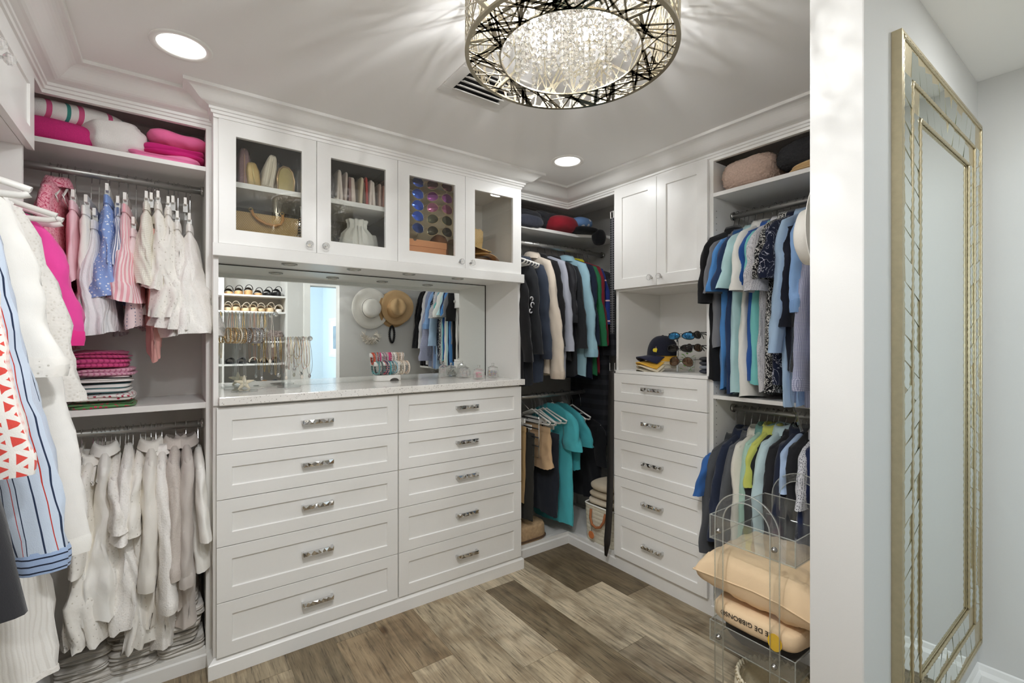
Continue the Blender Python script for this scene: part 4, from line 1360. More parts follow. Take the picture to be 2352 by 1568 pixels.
for k in range(200):                                # drum wall: crossing strips
    a = rr.uniform(0, 2 * PI)
    b = a + rr.choice((-1, 1)) * rr.uniform(0.03, 0.9)
    za, zb = (0.002, HH) if rr.random() < 0.7 else (rr.uniform(0, HH), rr.uniform(0, HH))
    wd = rr.choice((0.0014, 0.0020, 0.0034))
    m_ = max(2, int(abs(b - a) / 0.09))
    rings = []
    slope = math.atan2(zb - za, CHR * (b - a))
    for i in range(m_ + 1):
        t_ = i / m_
        aa, zz = a + (b - a) * t_, za + (zb - za) * t_
        du, dv = -math.sin(slope) * wd, math.cos(slope) * wd
        rings.append([cylp(CHR - 0.001, aa - du / CHR, zz - dv), cylp(CHR - 0.001, aa + du / CHR, zz + dv), cylp(CHR + 0.0006, aa + du / CHR, zz + dv), cylp(CHR + 0.0006, aa - du / CHR, zz - dv)])
    mb.rings(rings, True, True)
o = mb.build('drum_web', WEBM, ch, local=True)
o['kind'] = 'stuff'
MB().lathe([(CHR - 0.002, HH - 0.006), (CHR + 0.001, HH - 0.006), (CHR + 0.001, HH + 0.004), (CHR - 0.002, HH + 0.004)], 96, closed=True).build('top_rim', WEBM, ch, local=True)
MB().lathe([(0.001, HH - 0.012), (0.18, HH - 0.012), (0.18, HH + 0.012), (0.001, HH + 0.012)], 64).build('ceiling_plate', CHROME, ch, local=True)
mb = MB()
for k in range(8):
    a = k * PI / 4
    mb.tube([cylp(0.17, a, HH), cylp(CHR - 0.001, a, HH)], 0.003, 6)
mb.build('spokes', WEBM, ch, local=True)['kind'] = 'stuff'
bead = [(0.0012, -0.0092), (0.0070, -0.0058), (0.0098, 0.0), (0.0070, 0.0058), (0.0012, 0.0092)]
SM = {}
for rad, cnt, nb in ((0.04, 6, 12), (0.082, 11, 12), (0.125, 16, 12), (0.165, 22, 12)):
    for k in range(cnt):
        n_ = nb - rr.randint(0, 2)
        if n_ not in SM:
            mb = MB()
            for i in range(n_):
                mb.lathe(bead, 7, (0, 0, HH - 0.024 - i * 0.0205))
            mb.tube([(0, 0, HH - 0.012), (0, 0, HH - 0.024 - (n_ - 1) * 0.0205)], 0.0005, 4)
            SM[n_] = mb.mesh('crystal_strand')
        o = put('crystal_strand', SM[n_], CRYS, ch)
        a = 2 * PI * k / cnt + rr.uniform(-0.12, 0.12)
        o.location = (rad * math.cos(a), rad * math.sin(a), 0)
        o.rotation_euler = (0, 0, rr.uniform(0, 3))
GLOW = EMIT('fff6e6', 40.0, 'lit_bulb')
bm_ = MB().lathe([(0.001, -0.018), (0.005, -0.015), (0.0062, 0.0), (0.0062, 0.014), (0.001, 0.016)], 12).mesh('bulb')
st_ = MB().tube([(0, 0, 0.016), (0, 0, 0.115)], 0.0045, 10).mesh('bulb_stem')
for k in range(6):
    a = 2 * PI * k / 6 + 0.35
    o = put('bulb', bm_, GLOW, ch)
    o.location = (0.10 * math.cos(a), 0.10 * math.sin(a), 0.118)
    s_ = put('bulb_stem', st_, CHROME, ch)
    s_.location = o.location
    l = bpy.data.lights.new('bulb_lamp', 'POINT')
    l.energy = BULB_W
    l.shadow_soft_size = 0.006
    l.color = (0.975, 0.985, 1.0)
    lo = bpy.data.objects.new('bulb_lamp', l)
    lo.parent = ch
    lo.location = (0.115 * math.cos(a), 0.115 * math.sin(a), 0.112)
    COL.objects.link(lo)

# ============================================================ soft goods helpers
def superell(n, e=0.45):
    out = []
    for j in range(n):
        a = 2 * PI * j / n
        out.append((math.copysign(abs(math.cos(a)) ** e, math.cos(a)), math.copysign(abs(math.sin(a)) ** e, math.sin(a))))
    return out


def folded(name, label, cat, c, size, mat, layers=4, seed=0, rz=0.0, group=None, wav=0.006, slump=0.0):
    """a folded piece of cloth lying on z = c.z; its edge shows the folds"""
    rr = random.Random(seed)
    t = thing(name, label, cat, c, rz, group)
    wx, wy, h = size[0] / 2, size[1] / 2, size[2]
    se = superell(56, 0.38)
    off = Vector((rr.uniform(0, 50), rr.uniform(0, 50), 0))
    rs = []
    steps = layers * 4
    for i in range(steps + 1):
        q = i / steps
        ph = (q * layers) % 1.0
        bul = math.sin(PI * ph) ** 0.6 if 0 < i < steps else 0.0
        lay = int(min(layers - 1, q * layers))
        ox, oy = 0.012 * MN.noise(off + Vector((lay * 3.1, 0, 0))), 0.012 * MN.noise(off + Vector((0, lay * 2.7, 5)))
        ring = []
        k = 1.0 - 0.012 / min(wx, wy) * (1 - bul)
        for x, y in se:
            px, py = x * wx * k + ox, y * wy * k + oy
            nz = MN.noise(off + Vector((px * 9, py * 9, q * 2)))
            z = h * q + wav * nz * (0.3 + q) * 1.6 - slump * q * abs(x) ** 3
            d = 1 + 0.03 * MN.noise(off + Vector((px * 14, py * 14, lay * 5.0)))
            ring.append((px * d, py * d, max(0.0, z)))
        rs.append(ring)
    for k in (0.7, 0.4, 0.12):
        ring = []
        for x, y in se:
            px, py = x * wx * k, y * wy * k
            nz = MN.noise(off + Vector((px * 9, py * 9, 2)))
            ring.append((px, py, h + 0.004 + wav * nz * 2.2 - slump * abs(x * k) ** 3))
        rs.append(ring)
    MB().rings(rs, True, True).build('cloth', mat, t, True, local=True)
    return t


def heap(name, label, cat, c, size, mat, seed=0, rz=0.0, group=None, wr=0.16, freq=9.0, e=0.7, flat=0.35, fuzz=0.0, n=52, m=26, part='cloth', sag=0.0):
    """a crumpled bundle resting on z = c.z"""
    rr = random.Random(seed)
    t = thing(name, label, cat, c, rz, group)
    off = Vector((rr.uniform(0, 90), rr.uniform(0, 90), rr.uniform(0, 90)))
    wx, wy, h = size[0] / 2, size[1] / 2, size[2]
    rs = []
    for i in range(m + 1):
        b = PI * i / m
        sb, cb = max(1e-3, math.sin(b)), -math.cos(b)
        rad = sb ** e
        zz = math.copysign(abs(cb) ** 0.8, cb)
        ring = []
        for j in range(n):
            a = 2 * PI * j / n
            x = math.copysign(abs(math.cos(a)) ** e, math.cos(a)) * rad
            y = math.copysign(abs(math.sin(a)) ** e, math.sin(a)) * rad
            P_ = Vector((x * wx, y * wy, zz * h * 0.5))
            v = P_ * freq + off
            rid = 1 - 2 * abs(MN.noise(v)) - 0.5
            rid2 = 1 - 2 * abs(MN.noise(v * 2.3)) - 0.5
            low = MN.noise(P_ * 4 + off * 0.5)
            d = 1 + wr * (rid * 0.8 + rid2 * 0.35) + 0.14 * low
            if fuzz:
                d += fuzz * MN.noise(P_ * 140 + off)
            px, py, pz = P_.x * d, P_.y * d, P_.z * (1 + (d - 1) * 1.2)
            z = pz + h * 0.5
            z = z if z > 0.02 * h else 0.02 * h * (z / (0.02 * h)) if z > 0 else 0.0
            z -= sag * (px / wx) ** 2
            ring.append((px, py, max(0.0, z) if not sag else z))
        rs.append(ring)
    MB().rings(rs, True, True).build(part, mat, t, True, local=True)
    return t

# ============================================================ on the countertop
CT = 1.1655
GOLD = M('cfae6b', 0.25, metal=1.0, name='gold_chain')
GOLDL = M('dcc798', 0.3, metal=0.9, name='pale_gold')
SILV = M('cfcfcf', 0.2, metal=1.0, name='silver_chain')
PEARL = M('e9e2d6', 0.3, name='pearl')
ROSEG = M('c99a86', 0.3, metal=0.8, name='rose_gold')
STONE = M('8a7f78', 0.4, name='bead_stone')

# bracelet stand
q = PX(892, 874, Z=CT)
bs = thing('bracelet_stand', 'white two-tier bracelet stand with an arched base', 'jewelry stand', (q.x, q.y + 0.01, CT))
STW = M('eeece8', 0.35, name='white_stand')
out = []
for j in range(32):
    a = 2 * PI * j / 32
    out.append((0.078 * math.copysign(abs(math.cos(a)) ** 0.55, math.cos(a)), 0.036 * math.copysign(abs(math.sin(a)) ** 0.8, math.sin(a))))
MB().prism(out, 'Z', 0.0005, 0.034).build('base', STW, bs, local=True, bevel=0.003)
arch = [(0.027 + 0.027 * math.cos(PI * i / 10), 0.0006 + 0.016 * math.sin(PI * i / 10)) for i in range(11)]
MB().prism(arch, 'Y', -0.0368, -0.0300).build('drawer_notch', M('4c4843', 0.7), bs, local=True)
for x, y, zt in ((-0.035, 0.012, 0.148), (0.028, 0.012, 0.148), (-0.005, -0.016, 0.098)):
    MB().cyl((x, y, 0.03), (x, y, zt), 0.005, 10).build('post', STW, bs, True, local=True)
bars = []
for y, z, x0, x1 in ((0.014, 0.150, -0.105, 0.105), (-0.018, 0.100, -0.088, 0.118)):
    MB().cyl((x0, y, z), (x1, y, z), 0.013, 18).build('bar', STW, bs, True, local=True)
    bars.append((y, z, x0, x1))
TORI = {}


def torus_mesh(Rm, r, n=26, m=6, beads=0):
    key = (Rm, r, n, m, beads)
    if key not in TORI:
        mb = MB()
        if beads:
            for i in range(beads):
                a = 2 * PI * i / beads
                mb.sphere((0, Rm * math.cos(a), Rm * math.sin(a)), r, 6, 4)
        else:
            mb.tube([(0, Rm * math.cos(2 * PI * i / n), Rm * math.sin(2 * PI * i / n)) for i in range(n)], r, m, closed=True)
        me = mb.mesh('band')
        me.polygons.foreach_set('use_smooth', [True] * len(me.polygons))
        TORI[key] = me
    return TORI[key]


def ring_thing(name, label, cat, loc, me, mat, rot, group):
    o = bpy.data.objects.new(name, me)
    COL.objects.link(o)
    if not me.materials:
        me.materials.append(None)
    o.material_slots[0].link = 'OBJECT'
    o.material_slots[0].material = mat
    o.location = loc
    o.rotation_euler = rot
    return tag(o, label, cat, group)


top_c = [('red and orange', 'c9503c'), ('orange red', 'd8613f'), ('grey', '8d8a8c'), ('silver grey', 'a7a5a8'), ('red and orange', 'cf5540'), ('mauve', '9d7f92'), ('hot pink', 'd8397f'), ('grey', '8f8d92'), ('dusty pink', 'c79aa4'), ('grey', '9a979b'), ('pale pink', 'e2b9bf'), ('pale pink', 'dfb3ba'), ('hot pink', 'dc2f7c'), ('magenta', 'cf2a74'), ('white', 'ece6e0'), ('white', 'e9e2db'), ('white', 'ede8e2'), ('beige', 'd6c1ad'), ('tan', 'c4a58f'), ('cream', 'e2d3c4'), ('cream', 'dfcdbc'), ('white', 'eae2da'), ('beige', 'd1bba8')]
low_c = [('teal', '5f9a9c'), ('grey', '7f8587'), ('sea green', '88b0a8'), ('dark grey', '54585b'), ('mint', '9fc3bb'), ('pink red', 'c2606c'), ('navy', '3c4660'), ('dusty rose', 'c08f93'), ('teal', '4c8f98'), ('turquoise', '5ba9b0'), ('teal', '3f8089'), ('grey', '9b9c9c'), ('pale blue', '9fc0cb'), ('white', 'e9e6e0'), ('white', 'ebe9e4'), ('white', 'eceae6'), ('cream', 'ddd2c0'), ('beige', 'cdb79f'), ('cream', 'e3d8c8'), ('pearl', 'e6dccf'), ('beige', 'd2bda8'), ('cream', 'e0d4c4')]
for (y, z, x0, x1), cs, tier in zip(bars, (top_c, low_c), ('upper', 'lower')):
    for i, (cn, cc) in enumerate(cs):
        x = x0 + 0.012 + (x1 - x0 - 0.02) * i / (len(cs) - 1)
        big = tier == 'lower'
        Rm = 0.030 + 0.004 * R.random() + (0.004 if big else 0)
        Rm = round(Rm * 500) / 500
        beads = 0 if i % 3 == 0 else 18
        r = 0.0038 if beads == 0 else 0.0042
        loc = Vector((q.x + x, q.y + 0.01 + y, CT + z - Rm + 0.013))
        ring_thing('bracelet', f'{cn} {"beaded" if beads else "braided"} bracelet on the {tier} bar of the white stand', 'bracelet', loc,
                   torus_mesh(Rm, r, beads=beads), M(cc, 0.45), (R.uniform(-0.1, 0.1), 0, R.uniform(-0.28, 0.28)), f'bracelets on the {tier} bar')

# clear jewelry stands with necklaces
def t_stand(label, foot, ztop, x0, x1, yaw=0.0):
    t = thing('necklace_stand', label, 'jewelry stand', foot, yaw)
    MB().prism([(0.055 * math.cos(2 * PI * j / 28), 0.05 * math.sin(2 * PI * j / 28)) for j in range(28)], 'Z', 0.0005, 0.008).build('base', ACRYL, t, local=True)
    h = ztop - foot[2]
    MB().cyl((0, 0, 0.006), (0, 0, h), 0.0065, 14).build('post', ACRYL, t, True, local=True)
    MB().cyl((x0, 0, h), (x1, 0, h), 0.0065, 14).build('bar', ACRYL, t, True, local=True)
    for x in (x0, x1):
        MB().sphere((x, 0, h), 0.013, 10, 7).build('end_ball', CRYS, t, local=True)
    return t


f1 = PX(545, 884, Y=2.585)
z1 = PX(548, 719, Y=f1.y).z
t_stand('tall clear acrylic necklace stand beside the tall side panel', (f1.x, f1.y, CT), z1, -0.105, 0.165)
zb = PX(548, 748, Y=f1.y - 0.06).z
f2 = PX(664, 889, Y=2.58)
z2 = PX(661, 777, Y=f2.y).z
t_stand('shorter clear acrylic necklace stand with gold chains', (f2.x, f2.y, CT), z2, -0.135, 0.10)
f3 = PX(562, 893, Y=2.47)
z3 = PX(565, 757, Y=f3.y).z
t_stand('clear acrylic bangle stand in front of the tall stand', (f3.x, f3.y, CT), z3, -0.09, 0.09)
bc = [('gold', 'caa877', 0.9), ('pale gold', 'd9c9a8', 0.8), ('gold', 'c9a878', 0.9), ('gold', 'd3b78a', 0.9), ('cream', 'e3d9c8', 0.1), ('pale gold', 'd0bfa0', 0.8), ('gold', 'c3a37a', 0.8), ('silver', 'b6b4b4', 0.9), ('bronze', '8f7a66', 0.7), ('grey', '8e8b8d', 0.4), ('silver', 'c9c9cb', 0.9), ('lilac grey', '9f97a3', 0.3), ('silver', 'bdbdbf', 0.9), ('brown', '7d6a60', 0.3)]
for i, (cn, cc, me_) in enumerate(bc):
    x = f3.x - 0.066 + 0.0105 * i
    beads = 0 if i % 2 == 0 else 22
    Rm = 0.034
    ring_thing('bangle', f'{cn} {"stone-set" if beads else "smooth"} bangle on the clear acrylic stand', 'bangle', Vector((x, f3.y, z3 - Rm + 0.007)), torus_mesh(Rm, 0.0032, beads=beads), M(cc, 0.3, metal=me_), (0, 0, R.uniform(-0.2, 0.2) + 0.2), 'bangles on the acrylic stand')


def necklace(label, x, y, z, wd, ln, mat, group, r=0.0011, pend=None):
    t = thing('necklace', label, 'necklace', (x, y, z), 0.0, group)
    pts = []
    n_ = 28
    for i in range(n_):
        a = 2 * PI * i / n_
        s = (1 - math.cos(a)) / 2
        wloc = wd * math.sin(a) * (0.35 + 0.65 * s)
        pts.append((wloc, 0.011 * math.cos(a) * (1 - s) - 0.012 * s, 0.009 - ln * s))
    MB().tube(pts, r, 5, closed=True).build('chain', mat, t, True, local=True)
    if pend:
        MB().sphere((0, -0.012, 0.009 - ln - 0.009), 0.009, 8, 6, 0.8, 0.5, 1.2).build('pendant', pend, t, True, local=True)


NM = [(GOLD, 'gold'), (SILV, 'silver'), (GOLDL, 'pale gold'), (ROSEG, 'rose gold'), (PEARL, 'pearl white'), (STONE, 'grey bead')]
for i in range(19):
    mt_, nm = NM[(i * 5 + 1) % 6]
    x = f2.x - 0.125 + 0.0122 * i
    ln = 0.10 + 0.10 * R.random()
    wd = 0.005 if i < 13 else 0.019
    necklace(f'{nm} chain necklace on the shorter acrylic stand' + (' with a pendant' if i % 3 == 0 else ''), x, f2.y, z2, wd, ln, mt_, 'necklaces on the shorter stand', pend=mt_ if i % 3 == 0 else None)
for i in range(17):
    mt_, nm = NM[(i * 5 + 2) % 6]
    x = f1.x - 0.098 + 0.0155 * i
    ln = 0.09 + 0.16 * R.random()
    necklace(f'{nm} chain necklace on the tall acrylic stand' + (' with a pendant' if i % 4 == 0 else ''), x, f1.y, z1, 0.006, ln, mt_, 'necklaces on the tall stand', pend=mt_ if i % 4 == 0 else None)
# small things on the counter
q = PX(571, 887, Z=CT)
tag(MB().sphere((q.x, q.y, CT + 0.008), 0.014, 10, 6, 1.3, 1.0, 0.55).build('stone', M('e2b9b4', 0.3), None, True), 'small pale pink stone on the countertop', 'stone')
q = PX(561, 866, Y=2.53)
sf = thing('starfish', 'cream starfish ornament between the acrylic stands', 'ornament', (q.x, q.y, CT))
for k in range(5):
    a = PI / 2 + 2 * PI * k / 5
    MB().tube([(0, 0, 0.035), (0.02 * math.cos(a), 0.004, 0.035 + 0.02 * math.sin(a)), (0.043 * math.cos(a), 0.0, 0.035 + 0.036 * math.sin(a))], [0.012, 0.008, 0.002], 8).build('arm', M('e0d6bf', 0.8, bump=0.5, bscale=200), sf, True, local=True)
for u, v, lab in ((522, 893, 'slim silver bar clip lying on the countertop'), (600, 892, 'short silver clip lying near the pale stone'), (655, 893, 'flat silver clip at the foot of the shorter stand')):
    q = PX(u, v, Z=CT)
    tag(MB().box(q.x - 0.012, q.x + 0.012, q.y - 0.003, q.y + 0.003, CT, CT + 0.004).build('hair_clip', SILV, None, bevel=0.001), lab, 'clip')
# crystal jars
for i, (u, v, rad, hh, lab, cols) in enumerate(((1019, 867, 0.037, 0.060, 'cut crystal jar with a crown-shaped lid', ('8d8a84', 'a7a39a', '6f6b66')), (1073, 868, 0.039, 0.056, 'cut crystal jar with a star-cut lid and beads', ('b9a7a3', '9fa3a6', 'c9c0b8')),
                                              (1107, 871, 0.035, 0.052, 'crystal jar filled with pink hair ties', ('e0437f', 'd62f70', '6f9b4e')), (1139, 868, 0.034, 0.060, 'crystal jar filled with multicoloured beads', ('b04a58', '6f4f86', '3f7f93', 'b59a3f')))):
    q = PX(u, v, Z=CT)
    t = thing('crystal_jar', lab, 'jar', (q.x, q.y + rad, CT))
    mb = MB()
    n_ = 14
    prof = [(rad * 0.80, 0.001), (rad * 1.0, 0.006), (rad * 1.0, hh * 0.75), (rad * 0.86, hh), (rad * 0.80, hh), (rad * 0.90, hh * 0.72), (rad * 0.90, 0.010), (rad * 0.70, 0.006)]
    rs = []
    for kz, (r_, z_) in enumerate(prof):
        rs.append([(r_ * (1 + (0.05 if (j + kz) % 2 else 0)) * math.cos(2 * PI * j / n_), r_ * (1 + (0.05 if (j + kz) % 2 else 0)) * math.sin(2 * PI * j / n_), z_) for j in range(n_)])
    MB().rings(rs, True, True).build('bowl', JARG, t, local=True)
    lid = MB().lathe([(rad * 0.9, hh + 0.001), (rad * 0.92, hh + 0.006), (rad * 0.5, hh + 0.014), (0.005, hh + 0.018), (0.009, hh + 0.026), (0.006, hh + 0.033), (0.001, hh + 0.034)], 10).build('lid', CRYS, t, local=True)
    if i == 0:
        mb = MB()
        for k in range(9):
            a = 2 * PI * k / 9
            mb.lathe([(0.001, 0), (0.004, 0.004), (0.001, 0.012)], 5, (rad * 0.9 * math.cos(a), rad * 0.9 * math.sin(a), hh + 0.003))
        mb.build('lid_points', CRYS, lid, local=True)['kind'] = 'stuff'
    mb = {c: MB() for c in cols}
    for k in range(70):
        a, r_ = R.uniform(0, 6.28), rad * 0.72 * math.sqrt(R.random())
        c = cols[k % len(cols)]
        zz = 0.011 + (hh * 0.55) * R.random()
        if i == 2:
            mb[c].tube([(r_ * 0.4 * math.cos(a) + 0.010 * math.cos(b), r_ * 0.4 * math.sin(a) + 0.010 * math.sin(b), zz) for b in [2 * PI * x_ / 8 for x_ in range(8)]], 0.002, 4, closed=True)
        else:
            mb[c].sphere((r_ * math.cos(a), r_ * math.sin(a), zz), 0.0045, 5, 4)
    for c in cols:
        mb[c].build('hair_ties' if i == 2 else 'beads', M(c, 0.4), t, local=True)['kind'] = 'stuff'

# ============================================================ inside the glass cabinets
SH1, SH0 = 2.0862, 1.8202
SPARK = M('8d6f72', 0.3, metal=0.5, bump=0.9, bscale=420, var=0.5, name='sequin')


def slab_bag(name, label, cat, c, w, d, h, mat, rz=0.0, tilt=0.0, group=None, top=0.6, edge=None, e=0.35):
    """soft flat bag standing on its edge: w thick (X), d deep (Y), h tall"""
    t = thing(name, label, cat, c, rz, group)
    t.rotation_euler = (0, tilt, rz)
    se = superell(28, e)
    rs = []
    for q in (0.0, 0.04, 0.3, 0.65, 0.92, 1.0):
        k = 1.0 if q < 0.65 else 1.0 - (1 - top) * (q - 0.65) / 0.35
        b = 0.88 if q in (0.0, 1.0) else 1.0
        rs.append([(x * w / 2 * b * k, y * d / 2 * b, q * h) for x, y in se])
    MB().rings(rs, True, True).build('body', mat, t, True, local=True)
    if edge:
        MB().tube([(0, -d / 2 - 0.001, 0.006), (0, -d / 2 - 0.003, h * 0.5), (0, -d / 2 * 0.95, h * 0.97), (0, 0, h + 0.001), (0, d / 2 * 0.9, h * 0.97)], 0.003, 6).build('zip', edge, t, True, local=True)
    return t


def at_shelf(u, y, z):
    v = PX(u, 400, Y=y)
    return (v.x, y, z)


slab_bag('clutch', 'rose sequinned clutch standing on the handbag shelf', 'clutch bag', at_shelf(556, 2.45, SH1), 0.055, 0.17, 0.165, SPARK, edge=M('b08d77', 0.6))
slab_bag('clutch', 'gold woven clutch beside the sequinned one', 'clutch bag', at_shelf(580, 2.43, SH1), 0.058, 0.16, 0.105, M('c0a56e', 0.45, metal=0.4, bump=0.6, bscale=300, var=0.2), tilt=-0.12, edge=M('d7c48a', 0.4, metal=0.5))
slab_bag('pouch', 'tall cream zipped pouch leaning on the handbag shelf', 'pouch', at_shelf(607, 2.43, SH1), 0.052, 0.2, 0.15, FAB('d9cfbd', 'c8bda8', 'vstripe', 120, 0.4), tilt=0.16, edge=M('c9bfab', 0.5))
slab_bag('evening_bag', 'dark grey flap bag behind the gold frame bag', 'handbag', at_shelf(634, 2.55, SH1), 0.05, 0.15, 0.17, M('4a4f55', 0.5), edge=M('9a8a70', 0.4))
fb = thing('frame_bag', 'small gold frame handbag with a rounded top', 'handbag', at_shelf(643, 2.42, SH1), 0.25)
arcp = [(-0.036, 0.0), (-0.040, 0.055), (-0.030, 0.095), (-0.012, 0.112), (0.012, 0.112), (0.030, 0.095), (0.040, 0.055), (0.036, 0.0)]
MB().prism(arcp, 'Y', -0.06, 0.06).build('body', M('bfae74', 0.3, metal=0.5, var=0.15), fb, local=True, bevel=0.004)
for y in (-0.061, 0.061):
    MB().tube([(x, y, z + 0.001) for x, z in arcp], 0.0045, 6).build('frame_rim', M('c9ac7f', 0.3, metal=0.9), fb, True, local=True)
for i, (u, y) in enumerate(((569, 2.46), (629, 2.47), (672, 2.47))):
    p_ = at_shelf(u, y, SH1)
    tag(MB().box(p_[0] - 0.0015, p_[0] + 0.0015, 2.36, 2.60, SH1 + 0.0002, SH1 + 0.165).build('shelf_divider', ACRYL), ('clear acrylic divider beside the sequinned clutch', 'clear acrylic divider behind the gold frame bag', 'clear acrylic divider right of the gold frame bag')[i], 'divider')
slab_bag('round_bag', 'taupe round bag at the end of the handbag shelf', 'handbag', at_shelf(688, 2.52, SH1), 0.11, 0.16, 0.15, M('8f8474', 0.6), top=0.4, e=0.7)

# straw bag with a bamboo handle
q = PX(612, 520, Y=2.43)
sb = thing('straw_bag', 'fringed straw clutch with a bamboo handle', 'handbag', (q.x, 2.45, SH0), 0.0)
STRAW = M('c9a468', 0.85, name='straw_weave', bump=0.0)
sm, nt, p = newmat('woven_straw')
tc = nd(nt, 'ShaderNodeTexCoord')
sp = nd(nt, 'ShaderNodeSeparateXYZ')
nt.links.new(tc.outputs['Object'], sp.inputs[0])
a_ = math_n(nt, 'SINE', math_n(nt, 'MULTIPLY', sp.outputs[0], 900.0))
b_ = math_n(nt, 'SINE', math_n(nt, 'MULTIPLY', sp.outputs[2], 520.0))
f_ = math_n(nt, 'ADD', math_n(nt, 'MULTIPLY', math_n(nt, 'MULTIPLY', a_, b_), 0.5), 0.5)
nt.links.new(mix_n(nt, f_, hx('8f6a38'), hx('dcbd84')), p.inputs['Base Color'])
p.inputs['Roughness'].default_value = 0.85
bn = nd(nt, 'ShaderNodeBump', i_Strength=0.6, i_Distance=0.002)
nt.links.new(f_, bn.inputs['Height'])
nt.links.new(bn.outputs[0], p.inputs['Normal'])
WST = sm
outl = [(-0.135, 0.165), (-0.125, 0.08), (-0.085, 0.02), (-0.02, 0.001), (0.06, 0.001), (0.105, 0.027), (0.135, 0.09), (0.14, 0.165)]
MB().prism(outl, 'Y', -0.022, 0.022).build('body', WST, sb, local=True, bevel=0.006)
for k in range(44):
    tt = k / 43 * (len(outl) - 1)
    i0 = min(int(tt), len(outl) - 2)
    f = tt - i0
    x, z = outl[i0][0] * (1 - f) + outl[i0 + 1][0] * f, outl[i0][1] * (1 - f) + outl[i0 + 1][1] * f
    d = Vector((x, 0, z - 0.09)).normalized() * 0.026
    MB().tube([(x, -0.018, z), (x + d.x, -0.024, max(0.002, z + d.z))], 0.0018, 4).build('fringe', WST, sb, local=True)
BAM = M('b9803c', 0.35, var=0.25, bscale=60, name='bamboo')
hp = [(-0.062, -0.03, 0.172), (-0.055, -0.036, 0.150), (-0.035, -0.04, 0.131), (-0.005, -0.042, 0.116), (0.03, -0.042, 0.112), (0.056, -0.04, 0.122), (0.068, -0.034, 0.147), (0.066, -0.03, 0.170)]
MB().tube(hp, [0.007, 0.006, 0.0075, 0.006, 0.0075, 0.006, 0.0075, 0.006], 10).build('handle', BAM, sb, True, local=True)
for x in (-0.064, 0.066):
    MB().tube([(x + 0.008 * math.cos(2 * PI * i / 12), -0.026, 0.176 + 0.009 * math.sin(2 * PI * i / 12)) for i in range(12)], 0.0014, 5, closed=True).build('ring', GOLD, sb, True, local=True)

# slim wallets
wl = [(752, '3e3a38', 'dark brown', 0.024, 0.12), (763, 'cdbfb0', 'cream', 0.016, 0.15), (772, 'dacdc2', 'ivory', 0.018, 0.155), (781, 'c9b8ad', 'blush', 0.014, 0.15), (790, '8c6a68', 'mauve', 0.014, 0.13), (799, 'd6c5b8', 'pale pink', 0.026, 0.13), (815, 'd2c3a6', 'straw coloured', 0.018, 0.14), (823, '6d5a4c', 'brown', 0.012, 0.12), (829, 'b33a34', 'red', 0.014, 0.145), (836, 'e0d2c8', 'cream pink', 0.018, 0.135), (845, 'e2d6cd', 'ivory white', 0.018, 0.13), (858, 'b49a8c', 'rosy taupe', 0.016, 0.125), (866, 'c58d7c', 'salmon', 0.014, 0.12), (876, '5a3c38', 'burgundy', 0.03, 0.15)]
for i, (u, c, cn, th, hh) in enumerate(wl):
    p_ = at_shelf(u + 1, 2.45, SH1)
    slab_bag('wallet', f'{cn} slim clutch standing in the row behind the second door', 'clutch bag', p_, th, 0.19, hh, M(c, 0.55, var=0.05), tilt=0.06 * math.sin(i * 2.3), top=0.85, group='clutches in a row')
for i, u in enumerate((807, 852)):
    p_ = at_shelf(u, 2.46, SH1)
    tag(MB().box(p_[0] - 0.0013, p_[0] + 0.0013, 2.36, 2.58, SH1 + 0.0002, SH1 + 0.13).build('shelf_divider', ACRYL), ('clear acrylic divider right of the pale pink clutch', 'clear acrylic divider left of the rosy taupe clutch')[i], 'divider')
# bucket bag
q = PX(822, 560, Y=2.44)
bb = thing('bucket_bag', 'white drawstring bucket bag with hanging cords', 'handbag', (q.x, 2.45, SH0))
bb.scale = (1.0, 1.0, 1.3)
rs = []
for z, r_, wv in ((0.0, 0.075, 0), (0.01, 0.088, 0), (0.06, 0.092, 0.01), (0.10, 0.078, 0.05), (0.125, 0.046, 0.14), (0.14, 0.045, 0.18), (0.155, 0.050, 0.2), (0.16, 0.044, 0.2), (0.13, 0.035, 0.1)):
    rs.append([(r_ * (1 + wv * math.sin(9 * 2 * PI * j / 54)) * math.cos(2 * PI * j / 54), 0.75 * r_ * (1 + wv * math.sin(9 * 2 * PI * j / 54)) * math.sin(2 * PI * j / 54), z) for j in range(54)])
BW = M('e4e1d8', 0.55, bump=0.2, bscale=150, name='white_leather')
MB().rings(rs, True, False).build('body', BW, bb, True, local=True)
for x in (-0.012, 0.006):
    MB().tube([(x, -0.045, 0.128), (x - 0.004, -0.072, 0.09), (x, -0.074, 0.03), (x, -0.072, 0.004)], 0.003, 6).build('cord', BW, bb, True, local=True)
slab_bag('pouch', 'small white pouch behind the bucket bag', 'pouch', (q.x + 0.10, 2.53, SH0), 0.06, 0.08, 0.15, BW, top=0.7)

# sunglasses rack
def lens_outline(s=1.0, flip=1):
    pts = []
    for j in range(22):
        a = 2 * PI * j / 22
        x = 0.029 * math.cos(a) * (1 - 0.10 * math.sin(a))
        z = 0.024 * math.sin(a) - 0.006 * math.cos(a) * (math.sin(a) < 0) + 0.002
        pts.append((flip * x * s, z * s))
    return pts


